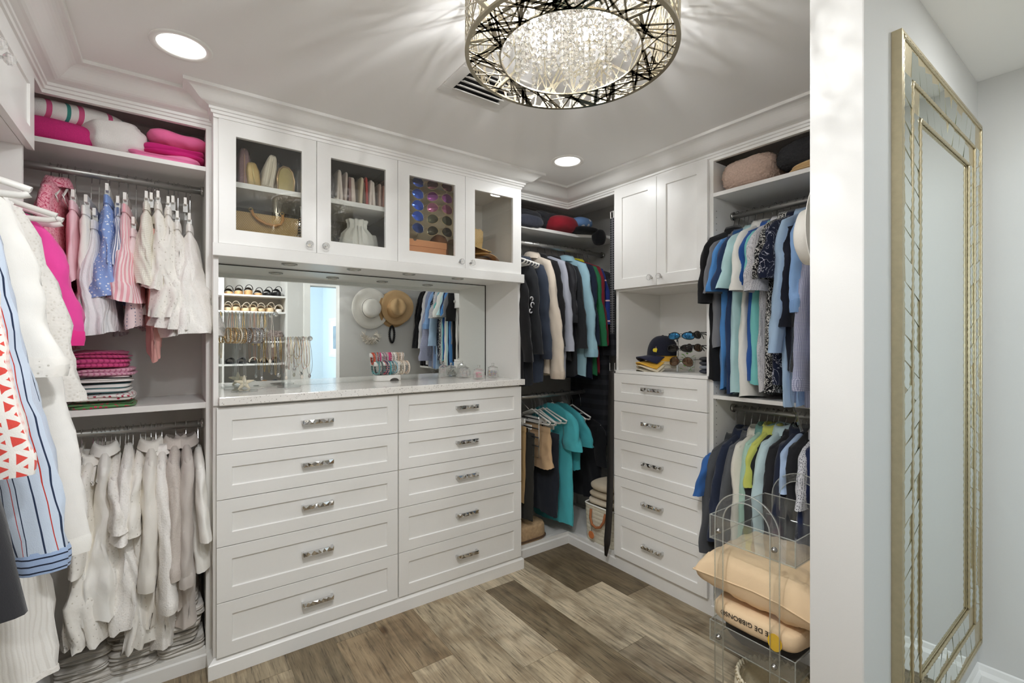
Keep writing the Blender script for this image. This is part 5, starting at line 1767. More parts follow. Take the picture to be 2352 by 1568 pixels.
def glasses(label, loc, rz, lens, frame, group=None, rx=0.0, wrap=False, sc=1.0):
    t = thing('sunglasses', label, 'sunglasses', loc, rz, group)
    t.scale = (sc, sc, sc)
    t.rotation_euler = (rx, 0, rz)
    for fl in (-1, 1):
        cx = fl * 0.034
        ol = lens_outline(0.92 if not wrap else 1.0, fl)
        if wrap:
            ol = [(x * 1.05, z * 0.72) for x, z in ol]
        rs = [[(cx + x * k, -0.0035 * (1 - k * k) + 0.004 * abs(cx + x * k) / 0.06, z * k) for x, z in ol] for k in (1.0, 0.75, 0.45, 0.1)]
        MB().rings(rs, False, True).build('lens', lens, t, True, local=True)
        MB().tube([(cx + x, 0.004 * abs(cx + x) / 0.06, z) for x, z in ol], 0.0011 if not wrap else 0.002, 5, closed=True).build('rim', frame, t, True, local=True)
        MB().tube([(fl * 0.062, 0.004, 0.012), (fl * 0.066, 0.05, 0.012), (fl * 0.066, 0.10, 0.006), (fl * 0.064, 0.128, -0.012)], 0.0012 if not wrap else 0.0025, 5).build('temple', frame, t, True, local=True)
    MB().tube([(-0.012, -0.001, 0.010), (0, -0.003, 0.012), (0.012, -0.001, 0.010)], 0.0012, 5).build('bridge', frame, t, True, local=True)
    return t


def LENSM(c):
    return M(c, 0.06, metal=0.75, spec=0.8, name='tinted_lens_' + c)


q0, q1 = PX(948, 400, Y=2.52), PX(1040, 400, Y=2.52)
rk = thing('eyewear_rack', 'beige eyewear display board inside the glass cabinet', 'display rack', ((q0.x + q1.x) / 2, 2.52, SH0))
MB().box(0.965, q1.x + 0.03, 2.52, 2.532, SH0 + 0.0005, 2.30).build('board', M('b3a588', 0.8, name='beige_board'), rk)
rows = [(420, 425, '1f3f9a', '5e2433', 'dark blue', 'wine red'), (447, 452, '2a55c0', '8e3f8f', 'cobalt blue', 'violet'), (473, 477, '2b58cc', 'a0577a', 'mirror blue', 'rose pink'), (498, 503, '2a5bd0', '4b4a32', 'bright blue', 'olive'), (525, 530, '203d80', '3c382c', 'navy blue', 'smoky brown')]
for v0, v1, c0, c1, n0, n1 in rows:
    a = PX(957, v0, Y=2.39)
    glasses(f'aviator sunglasses with {n0} mirrored lenses', (a.x - 0.041, 2.38, a.z), -0.15, LENSM(c0), STEEL, 'sunglasses in the left column of the rack', sc=1.22)
    a = PX(1009, v1 + 3, Y=2.39)
    glasses(f'aviator sunglasses with {n1} mirrored lenses', (a.x, 2.38, a.z), -0.15, LENSM(c1), GOLDL, 'sunglasses in the right column of the rack', sc=1.22)
# orange box
q0, q1 = PX(936, 575, Y=2.37), PX(1024, 575, Y=2.37)
ob = thing('shoe_box', 'orange cardboard box with a thumb notch in the lid', 'box', ((q0.x + q1.x) / 2, 2.42, SH0))
ORG = M('dc9a6b', 0.7, name='orange_card')
MB().box(0.957, q1.x, 2.365, 2.49, SH0 + 0.0003, SH0 + 0.094).build('tray', ORG, ob, bevel=0.001)
lid = MB().box(0.957, q1.x + 0.002, 2.362, 2.492, SH0 + 0.0942, SH0 + 0.130).build('lid', ORG, ob, bevel=0.001)
MB().prism([(1.065 + 0.010 * math.cos(PI + PI * i / 8), SH0 + 0.1302 + 0.010 * math.sin(PI + PI * i / 8)) for i in range(9)], 'Y', 2.3612, 2.3635).build('thumb_notch', M('6a5a4c', 0.8), lid)
heap('wicker_pouch', 'brown wicker pouch right of the orange box', 'pouch', (1.25, 2.45, SH0), (0.09, 0.14, 0.19), M('7a4f30', 0.8, bump=0.8, bscale=160, var=0.3), seed=5, wr=0.05)

# straw hats
def hat(name, label, loc, rad, crown_r, crown_h, mat, tilt=(0, 0, 0), brim_up=0.02, band=None, dent=0.0, group=None, wave=0.0, pinch=0.0):
    t = thing(name, label, 'hat', loc, 0, group)
    t.rotation_euler = tilt
    rs = []
    n_ = 48
    for r_, z in ((rad, 0.0), (rad * 0.985, 0.004), (rad * 0.8, -0.004 + 0.3 * brim_up), (crown_r * 1.12, 0.004), (crown_r, 0.012), (crown_r * 0.97, crown_h * 0.5), (crown_r * 0.88, crown_h * 0.86), (crown_r * 0.62, crown_h * 0.99), (crown_r * 0.3, crown_h * 0.985), (0.004, crown_h * 0.98)):
        ring = []
        for j in range(n_):
            a = 2 * PI * j / n_
            x, y = r_ * math.cos(a), r_ * math.sin(a) * 1.08
            zz = z
            if r_ > crown_r * 1.1:
                f = (r_ - crown_r) / (rad - crown_r)
                zz += brim_up * f * math.cos(2 * a) + wave * f * math.sin(3 * a + 1)
            elif z > crown_h * 0.8 and dent:
                zz -= dent * math.exp(-(x / (crown_r * 0.3)) ** 2) * (1 - 0.3 * abs(y) / crown_r)
            if pinch and r_ <= crown_r and z > crown_h * 0.4:
                x *= 1 - pinch * max(0, -math.sin(a)) * (z / crown_h)
            ring.append((x, y, zz))
        rs.append(ring)
    MB().rings(rs, False, True).build('crown_and_brim', mat, t, True, local=True)
    if band:
        MB().lathe([(crown_r * 1.015, 0.012), (crown_r * 1.02, 0.012 + band[1]), (crown_r * 0.98, 0.013 + band[1]), (crown_r * 0.98, 0.012)], 40, sy=1.08, closed=True).build('band', band[0], t, True, local=True)
    return t


q = PX(1092, 585, Y=2.45)
hat('straw_hat', 'tan folded sun hat at the bottom of the hat pile', (q.x + 0.02, 2.47, SH0 + 0.035), 0.15, 0.085, 0.055, M('b78d55', 0.8, var=0.15), wave=0.02, brim_up=0.01)
hat('straw_hat', 'tan cloth hat in the middle of the hat pile', (q.x + 0.01, 2.46, SH0 + 0.080), 0.14, 0.08, 0.06, M('c39a5f', 0.8, var=0.15), wave=0.015, tilt=(0, 0.06, 0.4), brim_up=0.012)
hat('straw_hat', 'woven straw hat on top of the pile with a tall crown', (q.x - 0.04, 2.46, SH0 + 0.132), 0.135, 0.075, 0.14, WST, tilt=(0, 0.2, 0), brim_up=0.02, dent=0.02)

# ============================================================ top shelf of the left bay
ZS = 2.1465


def on(u, y, z):
    v = PX(u, 500, Y=y)
    return (v.x, y, z)


TERRY = M('cf2f7c', 0.95, bump=0.9, bscale=380, var=0.25, name='magenta_terry')
WTERRY = M('ece9e6', 0.95, bump=0.9, bscale=380, var=0.06, name='white_terry')
STOW = FAB('f0eeea', 'd9608f', 'vstripe', 11, 0.18, '3f8f86', bump=0.6)
heap('towel', 'magenta terry towel on the shelf above the skirts', 'towel', on(130, 2.53, ZS), (0.27, 0.2, 0.105), TERRY, seed=1, wr=0.05, freq=5, e=0.6)
heap('beach_towel', 'white beach towel with teal and pink stripes', 'towel', (on(150, 2.55, 0)[0], 2.55, ZS + 0.093), (0.34, 0.16, 0.085), STOW, seed=2, wr=0.06, freq=5, e=0.6)
heap('towel', 'crumpled white terry towel between the pink ones', 'towel', on(268, 2.53, ZS), (0.21, 0.22, 0.14), WTERRY, seed=3, wr=0.2, freq=9)
folded('cloth_bundle', 'flat bright pink cloth under the white towel', 'cloth', on(380, 2.54, ZS), (0.25, 0.24, 0.028), FAB('ee86b4'), 2, 4)
folded('cloth_bundle', 'deep magenta cloth folded over the flat pink one', 'cloth', (on(400, 2.54, 0)[0], 2.54, ZS + 0.032), (0.22, 0.23, 0.035), FAB('c92678'), 2, 5, wav=0.012)
heap('cloth_bundle', 'rolled candy pink cloth next to the dresser panel', 'cloth', (on(408, 2.52, 0)[0], 2.52, ZS + 0.068), (0.21, 0.22, 0.08), FAB('ea6fa2'), seed=6, wr=0.2, freq=7)

# stack on the middle shelf
ZM = 1.1365
c0 = on(238, 2.51, 0)[0]
stk = [('5f8f5a', 'c54b62', 'floral', 'green and red floral'), ('e9e4e0', 'b5304c', 'floral', 'white and crimson floral'), ('e8e5e1', '4b7f86', 'hstripe', 'white and teal'), ('ebe8e4', '22201f', 'hstripe', 'white cotton with black edging'), ('dda9bd', 'c37a97', 'rib', 'pale rose'), ('d6568d', 'b83c75', 'rib', 'raspberry'), ('c34a7a', 'a5386a', 'rib', 'deep rose')]
z = ZM
for i, (a, b, pt, lab) in enumerate(stk):
    h = 0.022 + 0.006 * (i % 3)
    folded('folded_shirt', f'{lab} folded top in the stack on the middle shelf', 'folded top', (c0 + 0.008 * math.sin(i * 2), 2.51, z), (0.20 - 0.004 * i, 0.22, h), FAB(a, b, pt, 60, 0.3), 2, 20 + i, rz=0.05 * math.sin(i * 3), wav=0.006)
    z += h + 0.0045

# pile on the floor deck of the left bay
ZF = 0.0775
pl = [('d6d2cc', 'white and grey knit sweater'), ('c9c4bd', 'pale grey cotton sweater'), ('dedad4', 'ivory cable sweater'), ('b5b0a8', 'stone grey sweater'), ('d3cec7', 'oatmeal sweater')]
for k, (xc, n_) in enumerate(((-0.12, 4), (0.02, 5), (-0.27, 3))):
    z = ZF
    for i in range(n_):
        c, lab = pl[(i + 2 * k) % 5]
        h = 0.035 + 0.01 * ((i + k) % 2)
        where = ('in the middle pile', 'in the pile against the dresser panel', 'in the pile farthest from the dresser')[k]
        folded('folded_sweater', f'{lab} {where} under the blouses', 'sweater', (xc + 0.01 * math.sin(i * 4 + k), 2.52, z), (0.17, 0.24, h), FAB(c, 'b9b4ac', 'knit', 90, bump=0.5), 3, 40 + i + 7 * k, rz=0.08 * math.sin(i * 2.2 + k), wav=0.012)
        z += h + 0.008

heap('trousers', 'crumpled grey camouflage trousers at the foot of the left closet', 'trousers', (-0.42, 1.95, 0.001), (0.35, 0.4, 0.2), FAB('c9c5bd', '6f6a60', 'print', 9, 0.08), seed=9, wr=0.15)

# ============================================================ corner closet, shelf and deck
ZC = 2.1475
heap('sweater', 'black crumpled sweater at the dresser end of the corner shelf', 'sweater', (1.93, 2.52, ZC), (0.36, 0.26, 0.12), FAB('26272b'), seed=11, wr=0.22, freq=9)
heap('sweater', 'slate ribbed sweater hanging over the corner shelf edge', 'sweater', (1.86, 2.42, ZC - 0.012), (0.25, 0.10, 0.085), FAB('3a3d49', '2b2d36', 'rib', 90, bump=0.6), seed=12, wr=0.18, freq=10)
heap('sweater', 'charcoal sweater on top of the corner shelf heap', 'sweater', (2.06, 2.52, ZC + 0.05), (0.26, 0.22, 0.085), FAB('2c2d31'), seed=13, wr=0.2, freq=9)
heap('jersey', 'red jersey with white trim folded on the corner shelf', 'jersey', (2.20, 2.46, ZC), (0.26, 0.22, 0.115), FAB('8f1f2c'), seed=14, wr=0.07, freq=6)
heap('floral_pouch', 'blue pouch with white flowers on the corner shelf', 'pouch', (2.36, 2.42, ZC + 0.045), (0.17, 0.15, 0.08), FAB('6f93c4', 'e8ecf2', 'floral', 22, 0.30), seed=15, wr=0.05, freq=5)
heap('fleece', 'black fleece garment drooping off the corner shelf', 'fleece', (2.36, 2.40, ZC), (0.2, 0.2, 0.05), FAB('131316'), seed=16, wr=0.1)
heap('fleece_sleeve', 'black fleece sleeve dangling below the corner shelf', 'sleeve', (2.43, 2.31, 2.075), (0.09, 0.07, 0.10), FAB('141417'), seed=17, wr=0.12)

ZK = 0.0795
sd = thing('suede_tote', 'tan suede tote lying at the dresser end of the corner floor', 'tote bag', (1.90, 2.52, ZK))
se = superell(40, 0.45)
SUE = M('b79a76', 0.9, bump=0.4, bscale=60, var=0.35, name='suede')
MB().rings([[(x * 0.15 * k, y * 0.115 * k, z) for x, y in se] for z, k in ((0, 0.96), (0.02, 1.0), (0.09, 0.98), (0.105, 0.93))], True, True).build('body', SUE, sd, True, local=True)
MB().tube([(x * 0.152, y * 0.117, 0.018) for x, y in se], 0.006, 6, closed=True).build('piping', M('5b4330', 0.7), sd, True, local=True)

q = PX(1376, 1225, X=2.245)
BX, BY = 2.36, q.y
bk = thing('storage_basket', 'white woven basket with rope handles and an orange tag', 'basket', (BX, BY, ZK))
WVB = M('d9d3bf', 0.8, bump=0.9, bscale=130, var=0.12, name='painted_wicker')
for i in range(9):
    z0 = i * 0.0265
    k = 1.0 + 0.004 * (i % 2)
    hw, hd = 0.115 * k + 0.001 * i, 0.125 * k + 0.001 * i
    ring = []
    for x, y in superell(36, 0.25):
        ring.append((x * hw, y * hd))
    MB().rings([[(x, y, z0 + 0.001) for x, y in ring], [(x * 1.012, y * 1.012, z0 + 0.008) for x, y in ring], [(x * 1.012, y * 1.012, z0 + 0.019) for x, y in ring], [(x, y, z0 + 0.0265) for x, y in ring]], i == 0, False).build('weave_band', WVB, bk, True, local=True)
ring = [(x * 0.124, y * 0.134, 0.240) for x, y in superell(36, 0.25)]
MB().tube(ring, 0.006, 6, closed=True).build('rim', M('eceae2', 0.7), bk, True, local=True)
ROPE = M('a5673f', 0.8, bump=1.0, bscale=220, var=0.3, name='rope')
hd = MB().tube([(-0.128, 0.06, 0.215), (-0.14, 0.055, 0.16), (-0.148, 0.03, 0.125), (-0.150, -0.005, 0.115), (-0.148, -0.04, 0.128), (-0.14, -0.062, 0.165), (-0.128, -0.066, 0.215)], 0.0085, 8).build('handle', ROPE, bk, True, local=True)
MB().tube([(-0.150, 0.03, 0.12), (-0.154, 0.03, 0.085)], 0.0015, 5).build('tag_cord', BLACKP, hd, local=True)
MB().lathe([(0.001, -0.002), (0.023, -0.002), (0.025, 0.0), (0.023, 0.002), (0.001, 0.002)], 24).xform(Matrix.Translation((-0.156, 0.03, 0.060)) @ Matrix.Rotation(PI / 2, 4, 'Y')).build('tag', M('d07b45', 0.6, var=0.1), hd, local=True)
z = ZK + 0.235
for i, (c, lab, h) in enumerate((('cdc2ae', 'beige cotton bag on the basket, lowest of three', 0.055), ('b9ab94', 'khaki cloth on the basket, between two beige bags', 0.045), ('c4b7a1', 'sand coloured cloth on the basket, topmost of three', 0.07))):
    heap('cloth_bag', lab, 'cloth', (BX + 0.0, BY + 0.01 * i, z), (0.26 - 0.02 * i, 0.25 - 0.02 * i, h), FAB(c), seed=60 + i, wr=0.06, freq=7)
    z += h * 0.88

# belts by the drawer unit
bt = thing('belt', 'long plain black strap hanging beside the right-hand drawers', 'belt', (2.195, 2.0, 0.1))
p0, p1 = PX(1407, 850, X=2.205), PX(1391, 1276, X=2.17)
pts = []
for i in range(14):
    t_ = i / 13
    pts.append((2.205 - 0.035 * t_ ** 2, p0.y + (p1.y - p0.y) * t_ ** 1.6 + 0.008 * math.sin(6 * t_), p0.z + (p1.z - p0.z) * t_))
rs = [[(x - 0.004, y - 0.026 * (1 if i < 13 else .4), z_), (x - 0.001, y + 0.026 * (1 if i < 13 else .4), z_), (x + 0.002, y + 0.026 * (1 if i < 13 else .4), z_), (x - 0.001, y - 0.026 * (1 if i < 13 else .4), z_)] for i, (x, y, z_) in enumerate(pts)]
MB().rings(rs, True, True).build('strap', M('2a2725', 0.55, name='black_leather'), bt, True)
MB().tube([(2.203, p0.y - 0.02, p0.z - 0.005), (2.203, p0.y - 0.02, p0.z + 0.045), (2.203, p0.y + 0.02, p0.z + 0.045), (2.203, p0.y + 0.02, p0.z - 0.005)], 0.003, 6, closed=True).build('buckle', CHROME, bt)
b2 = thing('belt', 'black belt with a studded weave hanging from the cabinet side', 'belt', (2.21, 1.99, 1.4))
a, b = PX(1408, 500, X=2.215), PX(1408, 765, X=2.215)
MB().box(2.213, 2.217, a.y - 0.012, a.y + 0.022, b.z, a.z).build('strap', FAB('17171a', '5d5d60', 'check', 70, 0.3), b2)
MB().tube([(2.215, a.y - 0.006, a.z), (2.212, a.y - 0.006, a.z + 0.04), (2.212, a.y + 0.018, a.z + 0.04), (2.215, a.y + 0.018, a.z)], 0.003, 6, closed=True).build('buckle', M('e6e4df', 0.4), b2)
MB().cyl((2.222, a.y + 0.006, a.z + 0.036), (2.205, a.y + 0.006, a.z + 0.036), 0.004, 8).build('hook', CHROME, b2, True)

# ============================================================ right bay, top shelf
def fleece(name, label, c, size, mat, seed):
    return heap(name, label, 'blanket', c, size, mat, seed=seed, wr=0.05, freq=6, e=0.42, fuzz=0.05, n=110, m=60)


FB = M('c3ab9c', 0.98, bump=1.0, bscale=120, var=0.3, name='beige_sherpa')
FK = M('29292b', 0.98, bump=1.0, bscale=120, var=0.35, name='black_sherpa')
fleece('sherpa_blanket', 'folded beige sherpa blanket on the right shelf', (2.38, 1.175, ZC), (0.29, 0.27, 0.155), FB, 31)
fleece('sherpa_blanket', 'folded black sherpa blanket beside the beige one', (2.38, 0.86, ZC + 0.03), (0.29, 0.38, 0.13), FK, 32)
folded('folded_towel', 'tan folded towel beneath the black sherpa blanket', 'towel', (2.35, 0.82, ZC), (0.25, 0.32, 0.035), FAB('c8a97c'), 3, 33)

# clear dry-cleaning bag
fm = CLEAR('plastic_film', 'f4f5f6', refl=1.4, milk=0.05, rough=0.05)
q = PX(1838, 900, X=2.2)
gb = thing('garment_bag', 'clear plastic dry-cleaning bag hanging over the checked shirt', 'garment bag', (2.38, q.y, 1.04))
rs = []
for i in range(26):
    t_ = i / 25
    z = 1.86 - t_ * 0.86
    ring = []
    for j in range(40):
        a = 2 * PI * j / 40
        cr = 0.010 * MN.noise(Vector((3 * math.cos(a), 3 * math.sin(a), 9 * t_))) + 0.02 * t_ ** 4 * math.sin(6 * a + 8 * t_)
        k = 1 - 0.35 * max(0, t_ - 0.85) / 0.15
        ring.append((2.385 + (0.235 + cr) * math.cos(a) * k, q.y + (0.058 + cr) * math.sin(a) * k, z))
    rs.append(ring)
MB().rings(rs, False, False).build('film', fm, gb, True)

# ============================================================ caps and eyewear in the niche
ZN = 1.2198


def cap(label, loc, rz, mat, visor, inner=None, squash=1.0, logo=False, group=None, roll=0.0):
    t = thing('baseball_cap', label, 'cap', loc, rz, group)
    t.rotation_euler = (0, roll, rz)
    rs = []
    n_ = 36
    for i in range(12):
        b = (i / 11) * PI / 2
        r_, z = 0.088 * math.cos(b) ** 0.75, 0.118 * squash * math.sin(b)
        if i == 11:
            r_ = 0.004
        rs.append([(r_ * 1.08 * math.cos(2 * PI * j / n_), r_ * 0.92 * math.sin(2 * PI * j / n_) * (1 + 0.008 * math.cos(6 * 2 * PI * j / n_)), z + 0.02) for j in range(n_)])
    MB().rings(rs, False, True).build('crown', mat, t, True, local=True)
    MB().sphere((0, 0, 0.02 + 0.118 * squash), 0.007, 10, 6, 1, 1, 0.5).build('top_button', mat, t, True, local=True)
    # visor towards -X
    rows_ = []
    for i in range(9):
        s = i / 8
        row = []
        for k in range(15):
            a = -1.15 + 2.3 * k / 14
            base = Vector((-0.094 * math.cos(a), 0.082 * math.sin(a), 0.022))
            tip = Vector((-0.094 * math.cos(a) - 0.078 * math.cos(a * 0.75), 0.082 * math.sin(a) * 1.02, 0.022))
            p_ = base.lerp(tip, s)
            p_.z += -0.020 * s + 0.012 * math.cos(a * 1.3) * s - 0.030 * (math.sin(a) ** 2) * (0.25 + 0.75 * s)
            row.append(p_)
        rows_.append(row)
    mb = MB()
    m_ = 15
    for off in (0.0, -0.004):
        base = len(mb.v)
        for row in rows_:
            mb.v += [(p_.x, p_.y, p_.z + off) for p_ in row]
        for i in range(8):
            for k in range(m_ - 1):
                mb.f.append((base + i * m_ + k, base + i * m_ + k + 1, base + (i + 1) * m_ + k + 1, base + (i + 1) * m_ + k))
    N = 9 * m_
    for k in range(m_ - 1):
        mb.f.append((8 * m_ + k, 8 * m_ + k + 1, N + 8 * m_ + k + 1, N + 8 * m_ + k))
    for i in range(8):
        for k in (0, m_ - 1):
            mb.f.append((i * m_ + k, (i + 1) * m_ + k, N + (i + 1) * m_ + k, N + i * m_ + k))
    MB.build(mb, 'visor', visor, t, True, local=True)
    if logo:
        # small yellow map shape with a flag stitched on the front panel
        Y = M('d9c32a', 0.7, bump=0.4, bscale=300)
        pts = [(-0.013, -0.008), (-0.006, -0.013), (0.003, -0.012), (0.008, -0.016), (0.011, -0.008), (0.013, 0.004), (0.008, 0.010), (-0.004, 0.009), (-0.012, 0.006), (-0.015, -0.001)]

        def onto(px_, pz_, d):
            a = PI + 0.55 + px_ / 0.088
            zz = 0.055 + pz_
            rr_ = 0.088 * math.cos(math.asin(min(1, max(0, zz - 0.02) / 0.118))) ** 0.75 + d
            return (rr_ * 1.08 * math.cos(a), rr_ * 0.92 * math.sin(a), zz)
        mb = MB()
        mb.rings([[onto(x, z, -0.001) for x, z in pts], [onto(x, z, 0.0022) for x, z in pts]], True, True)
        lg_ = mb.build('emblem', Y, t, local=True)
        MB().tube([onto(0.004, 0.004, 0.003), onto(0.006, 0.018, 0.003)], 0.0006, 4).build('flag_pole', M('c9c9c9', 0.4), lg_, local=True)
        MB().rings([[onto(x, z, 0.001) for x, z in ((0.006, 0.018), (0.0, 0.016), (0.005, 0.012))], [onto(x, z, 0.003) for x, z in ((0.006, 0.018), (0.0, 0.016), (0.005, 0.012))]], True, True).build('flag', M('b03030', 0.6), lg_, local=True)
    return t


q = PX(1520, 838, X=2.36)
cx, cy = 2.37, q.y
RZC = -0.35
cap('white cap with black edging at the bottom of the cap stack', (cx, cy, ZN), RZC, FAB('b9b2a2'), FAB('c9c1ae'), squash=0.5)
cap('tan and white cap second in the cap stack', (cx, cy, ZN + 0.022), RZC + 0.03, FAB('c8bda4'), FAB('d5c9b0'), squash=0.55)
cap('yellow cap second from the top of the cap stack', (cx, cy, ZN + 0.040), RZC - 0.02, FAB('d9a53a'), FAB('e0ad42'), squash=0.6)
cap('navy cap with a small yellow emblem on top of the stack', (cx, cy, ZN + 0.072), RZC, FAB('1d1f2c'), FAB('22243a'), logo=True)

q = PX(1556, 846, X=2.33)
es = thing('eyewear_stand', 'chrome post display stand for wraparound sunglasses', 'display stand', (q.x, q.y, ZN))
MB().box(-0.045, 0.045, -0.05, 0.05, 0.0005, 0.006).build('base', ACRYL, es, local=True)
MB().cyl((0, 0, 0.005), (0, 0, 0.225), 0.006, 12).build('post', CHROME, es, True, local=True)
for i, z in enumerate((0.055, 0.13, 0.20)):
    MB().cyl((0, -0.045, z), (0, 0.045, z), 0.004, 10).build('arm', CHROME, es, True, local=True)
gl = [('blue mirrored sport sunglasses on the top arm', '3a7fae', 0.205, -0.03, 0.2), ('black sport sunglasses with grey lenses on the top arm', '4a463f', 0.21, -0.10, -0.5), ('black sunglasses with smoke lenses on the middle arm', '2e2c2a', 0.135, -0.02, 0.1), ('brown sunglasses with amber lenses on the middle arm', '57483a', 0.14, -0.10, -0.4), ('round bronze sunglasses on the lowest arm', '6a5340', 0.06, -0.03, 0.1)]
for i, (lab, c, z, dy, rz_) in enumerate(gl):
    glasses(lab, (q.x - 0.012 + 0.01 * (i % 2), q.y + dy, ZN + z), -PI / 2 + rz_, LENSM(c), BLACKP, wrap=i < 4, sc=1.15)
# sprig plant in glass
q = PX(1588, 842, X=2.42)
pt = thing('plant_sprig', 'green leafy sprig in a small glass beside the eyewear stand', 'plant', (q.x, q.y, ZN))
MB().lathe([(0.018, 0.0), (0.022, 0.05), (0.026, 0.085), (0.0245, 0.085), (0.020, 0.05), (0.016, 0.004)], 20, closed=True).build('glass', ACRYL, pt, True, local=True)
LEAF = M('6fa64a', 0.6, var=0.25, bscale=30, name='leaf_green')
MB().tube([(0, 0, 0.005), (-0.01, 0.012, 0.06), (-0.03, 0.03, 0.10)], 0.0015, 5).build('stem', LEAF, pt, True, local=True)
for i in range(14):
    a, zz = i * 2.4, 0.01 + 0.008 * i
    c = Vector((0.03 * math.cos(a) - 0.012, 0.036 * math.sin(a) + 0.02, zz))
    d = Vector((math.cos(a), math.sin(a), 0.4)) * 0.014
    n_ = Vector((-math.sin(a), math.cos(a), 0)) * 0.008
    MB().add([c - d, c + n_ + Vector((0, 0, 0.002)), c + d, c - n_ + Vector((0, 0, 0.002)), c + Vector((0, 0, 0.004))], [(0, 1, 4), (1, 2, 4), (2, 3, 4), (3, 0, 4), (0, 3, 2, 1)]).build('leaf', LEAF, pt, local=True)
q = PX(1612, 842, X=2.30)
ks = thing('sport_shoe', 'dark sandal with stacked grey straps in the niche', 'sandal', (q.x, q.y - 0.02, ZN))
for i in range(4):
    MB().sphere((0, 0, 0.016 + 0.022 * i), 0.03, 14, 8, 1.1, 1.0, 0.42).build('strap', M(('1d2230', '777b82', '24262c', '1a1a1e')[i], 0.5), ks, True, local=True)
# valet knob
q = PX(1614, 613, X=2.19)
vk = thing('valet_hook', 'small chrome knob on a pull-out valet pin', 'hook', (q.x, q.y, q.z))
MB().sphere((0, 0, 0), 0.017, 12, 8, 0.5, 1, 1).build('knob', CHROME, vk, True, local=True)
MB().cyl((0, 0, 0), (0.035, 0.0, 0), 0.005, 10).build('pin', BLACKP, vk, True, local=True)

# ============================================================ acrylic cart
CX0, CX1, CYa, CYb = 1.70, 2.14, 0.715, 1.03
ct = thing('acrylic_cart', 'clear acrylic cart with arched sides and two trays', 'cart', (1.92, 0.87, 0.0))
ya, yb = 0.765, 0.995
yc = (ya + yb) / 2


def arch_panel(x0, x1, r_out, r_in, ztop):
    zo = ztop - r_out
    o_, i_ = [], []
    o_ += [(yc - r_out, 0.001)]
    i_ += [(yc - r_in, 0.001)]
    for k in range(25):
        a = PI - PI * k / 24
        o_.append((yc + r_out * math.cos(a), zo + r_out * math.sin(a)))
        i_.append((yc + r_in * math.cos(a), zo + r_in * math.sin(a)))
    o_.append((yc + r_out, 0.001))
    i_.append((yc + r_in, 0.001))
    n_ = len(o_)
    vs = [(x0, y, z) for y, z in o_] + [(x0, y, z) for y, z in i_] + [(x1, y, z) for y, z in o_] + [(x1, y, z) for y, z in i_]
    fs = []
    for k in range(n_ - 1):
        fs += [(k, k + 1, n_ + k + 1, n_ + k), (2 * n_ + k + 1, 2 * n_ + k, 3 * n_ + k, 3 * n_ + k + 1), (k + 1, k, 2 * n_ + k, 2 * n_ + k + 1), (n_ + k, n_ + k + 1, 3 * n_ + k + 1, 3 * n_ + k)]
    fs += [(0, n_, 3 * n_, 2 * n_), (n_ - 1, 3 * n_ - 1, 4 * n_ - 1, 2 * n_ - 1)]
    return MB().add(vs, fs)


ACE = CLEAR('acrylic_edge', 'eef2ee', refl=1.8, milk=0.22)
for x0 in (CX0 - 0.012, CX1 + 0.002):
    p_ = arch_panel(x0, x0 + 0.010, 0.118, 0.086, 0.838).build('arch', ACRYL, ct)
    for r_ in (0.118, 0.086):
        zo = 0.838 - 0.118
        path = [(x0, yc - r_, 0.002)] + [(x0, yc + r_ * math.cos(PI - PI * k / 24), zo + r_ * math.sin(PI - PI * k / 24)) for k in range(25)] + [(x0, yc + r_, 0.002)]
        MB().tube(path, 0.0022, 5).build('polished_edge', ACE, p_, True)
for z0, z1 in ((0.630, 0.722), (0.232, 0.312)):
    w_ = 0.006
    tr = MB().box(CX0, CX1, CYa, CYb, z0, z0 + w_).build('tray', ACRYL, ct)
    for a, b, c, d in ((CX0, CX0 + w_, CYa, CYb), (CX1 - w_, CX1, CYa, CYb), (CX0 + w_, CX1 - w_, CYa, CYa + w_), (CX0 + w_, CX1 - w_, CYb - w_, CYb)):
        MB().box(a, b, c, d, z0 + w_, z1).build('tray_wall', ACRYL, tr)
    mb = MB()
    MB().tube([(CX0 + 0.003, CYa + 0.003, z1), (CX1 - 0.003, CYa + 0.003, z1), (CX1 - 0.003, CYb - 0.003, z1), (CX0 + 0.003, CYb - 0.003, z1)], 0.0022, 4, closed=True).build('polished_edge', ACE, tr)
    MB().tube([(CX0 + 0.003, CYa + 0.003, z0 + 0.003), (CX1 - 0.003, CYa + 0.003, z0 + 0.003), (CX1 - 0.003, CYb - 0.003, z0 + 0.003), (CX0 + 0.003, CYb - 0.003, z0 + 0.003)], 0.0022, 4, closed=True).build('polished_edge', ACE, tr)
    for x_, y_ in ((CX0, CYa), (CX0, CYb)):
        yy = y_ + (0.003 if y_ == CYa else -0.003)
        MB().tube([(x_ + 0.003, yy, z0), (x_ + 0.003, yy, z1)], 0.0022, 4).build('polished_edge', ACE, tr)
    for y_ in (yc - 0.102, yc + 0.102):
        for x_, s_ in ((CX0 - 0.012, -1), (CX1 + 0.012, 1)):
            b_ = MB().lathe([(0.001, 0.0), (0.010, 0.0), (0.010, 0.004), (0.006, 0.006), (0.006, 0.012), (0.001, 0.012)], 16).xform(Matrix.Translation((x_, y_, (z0 + z1) / 2)) @ Matrix.Rotation(s_ * PI / 2, 4, 'Y'))
            b_.build('screw', STEEL, ct, True)
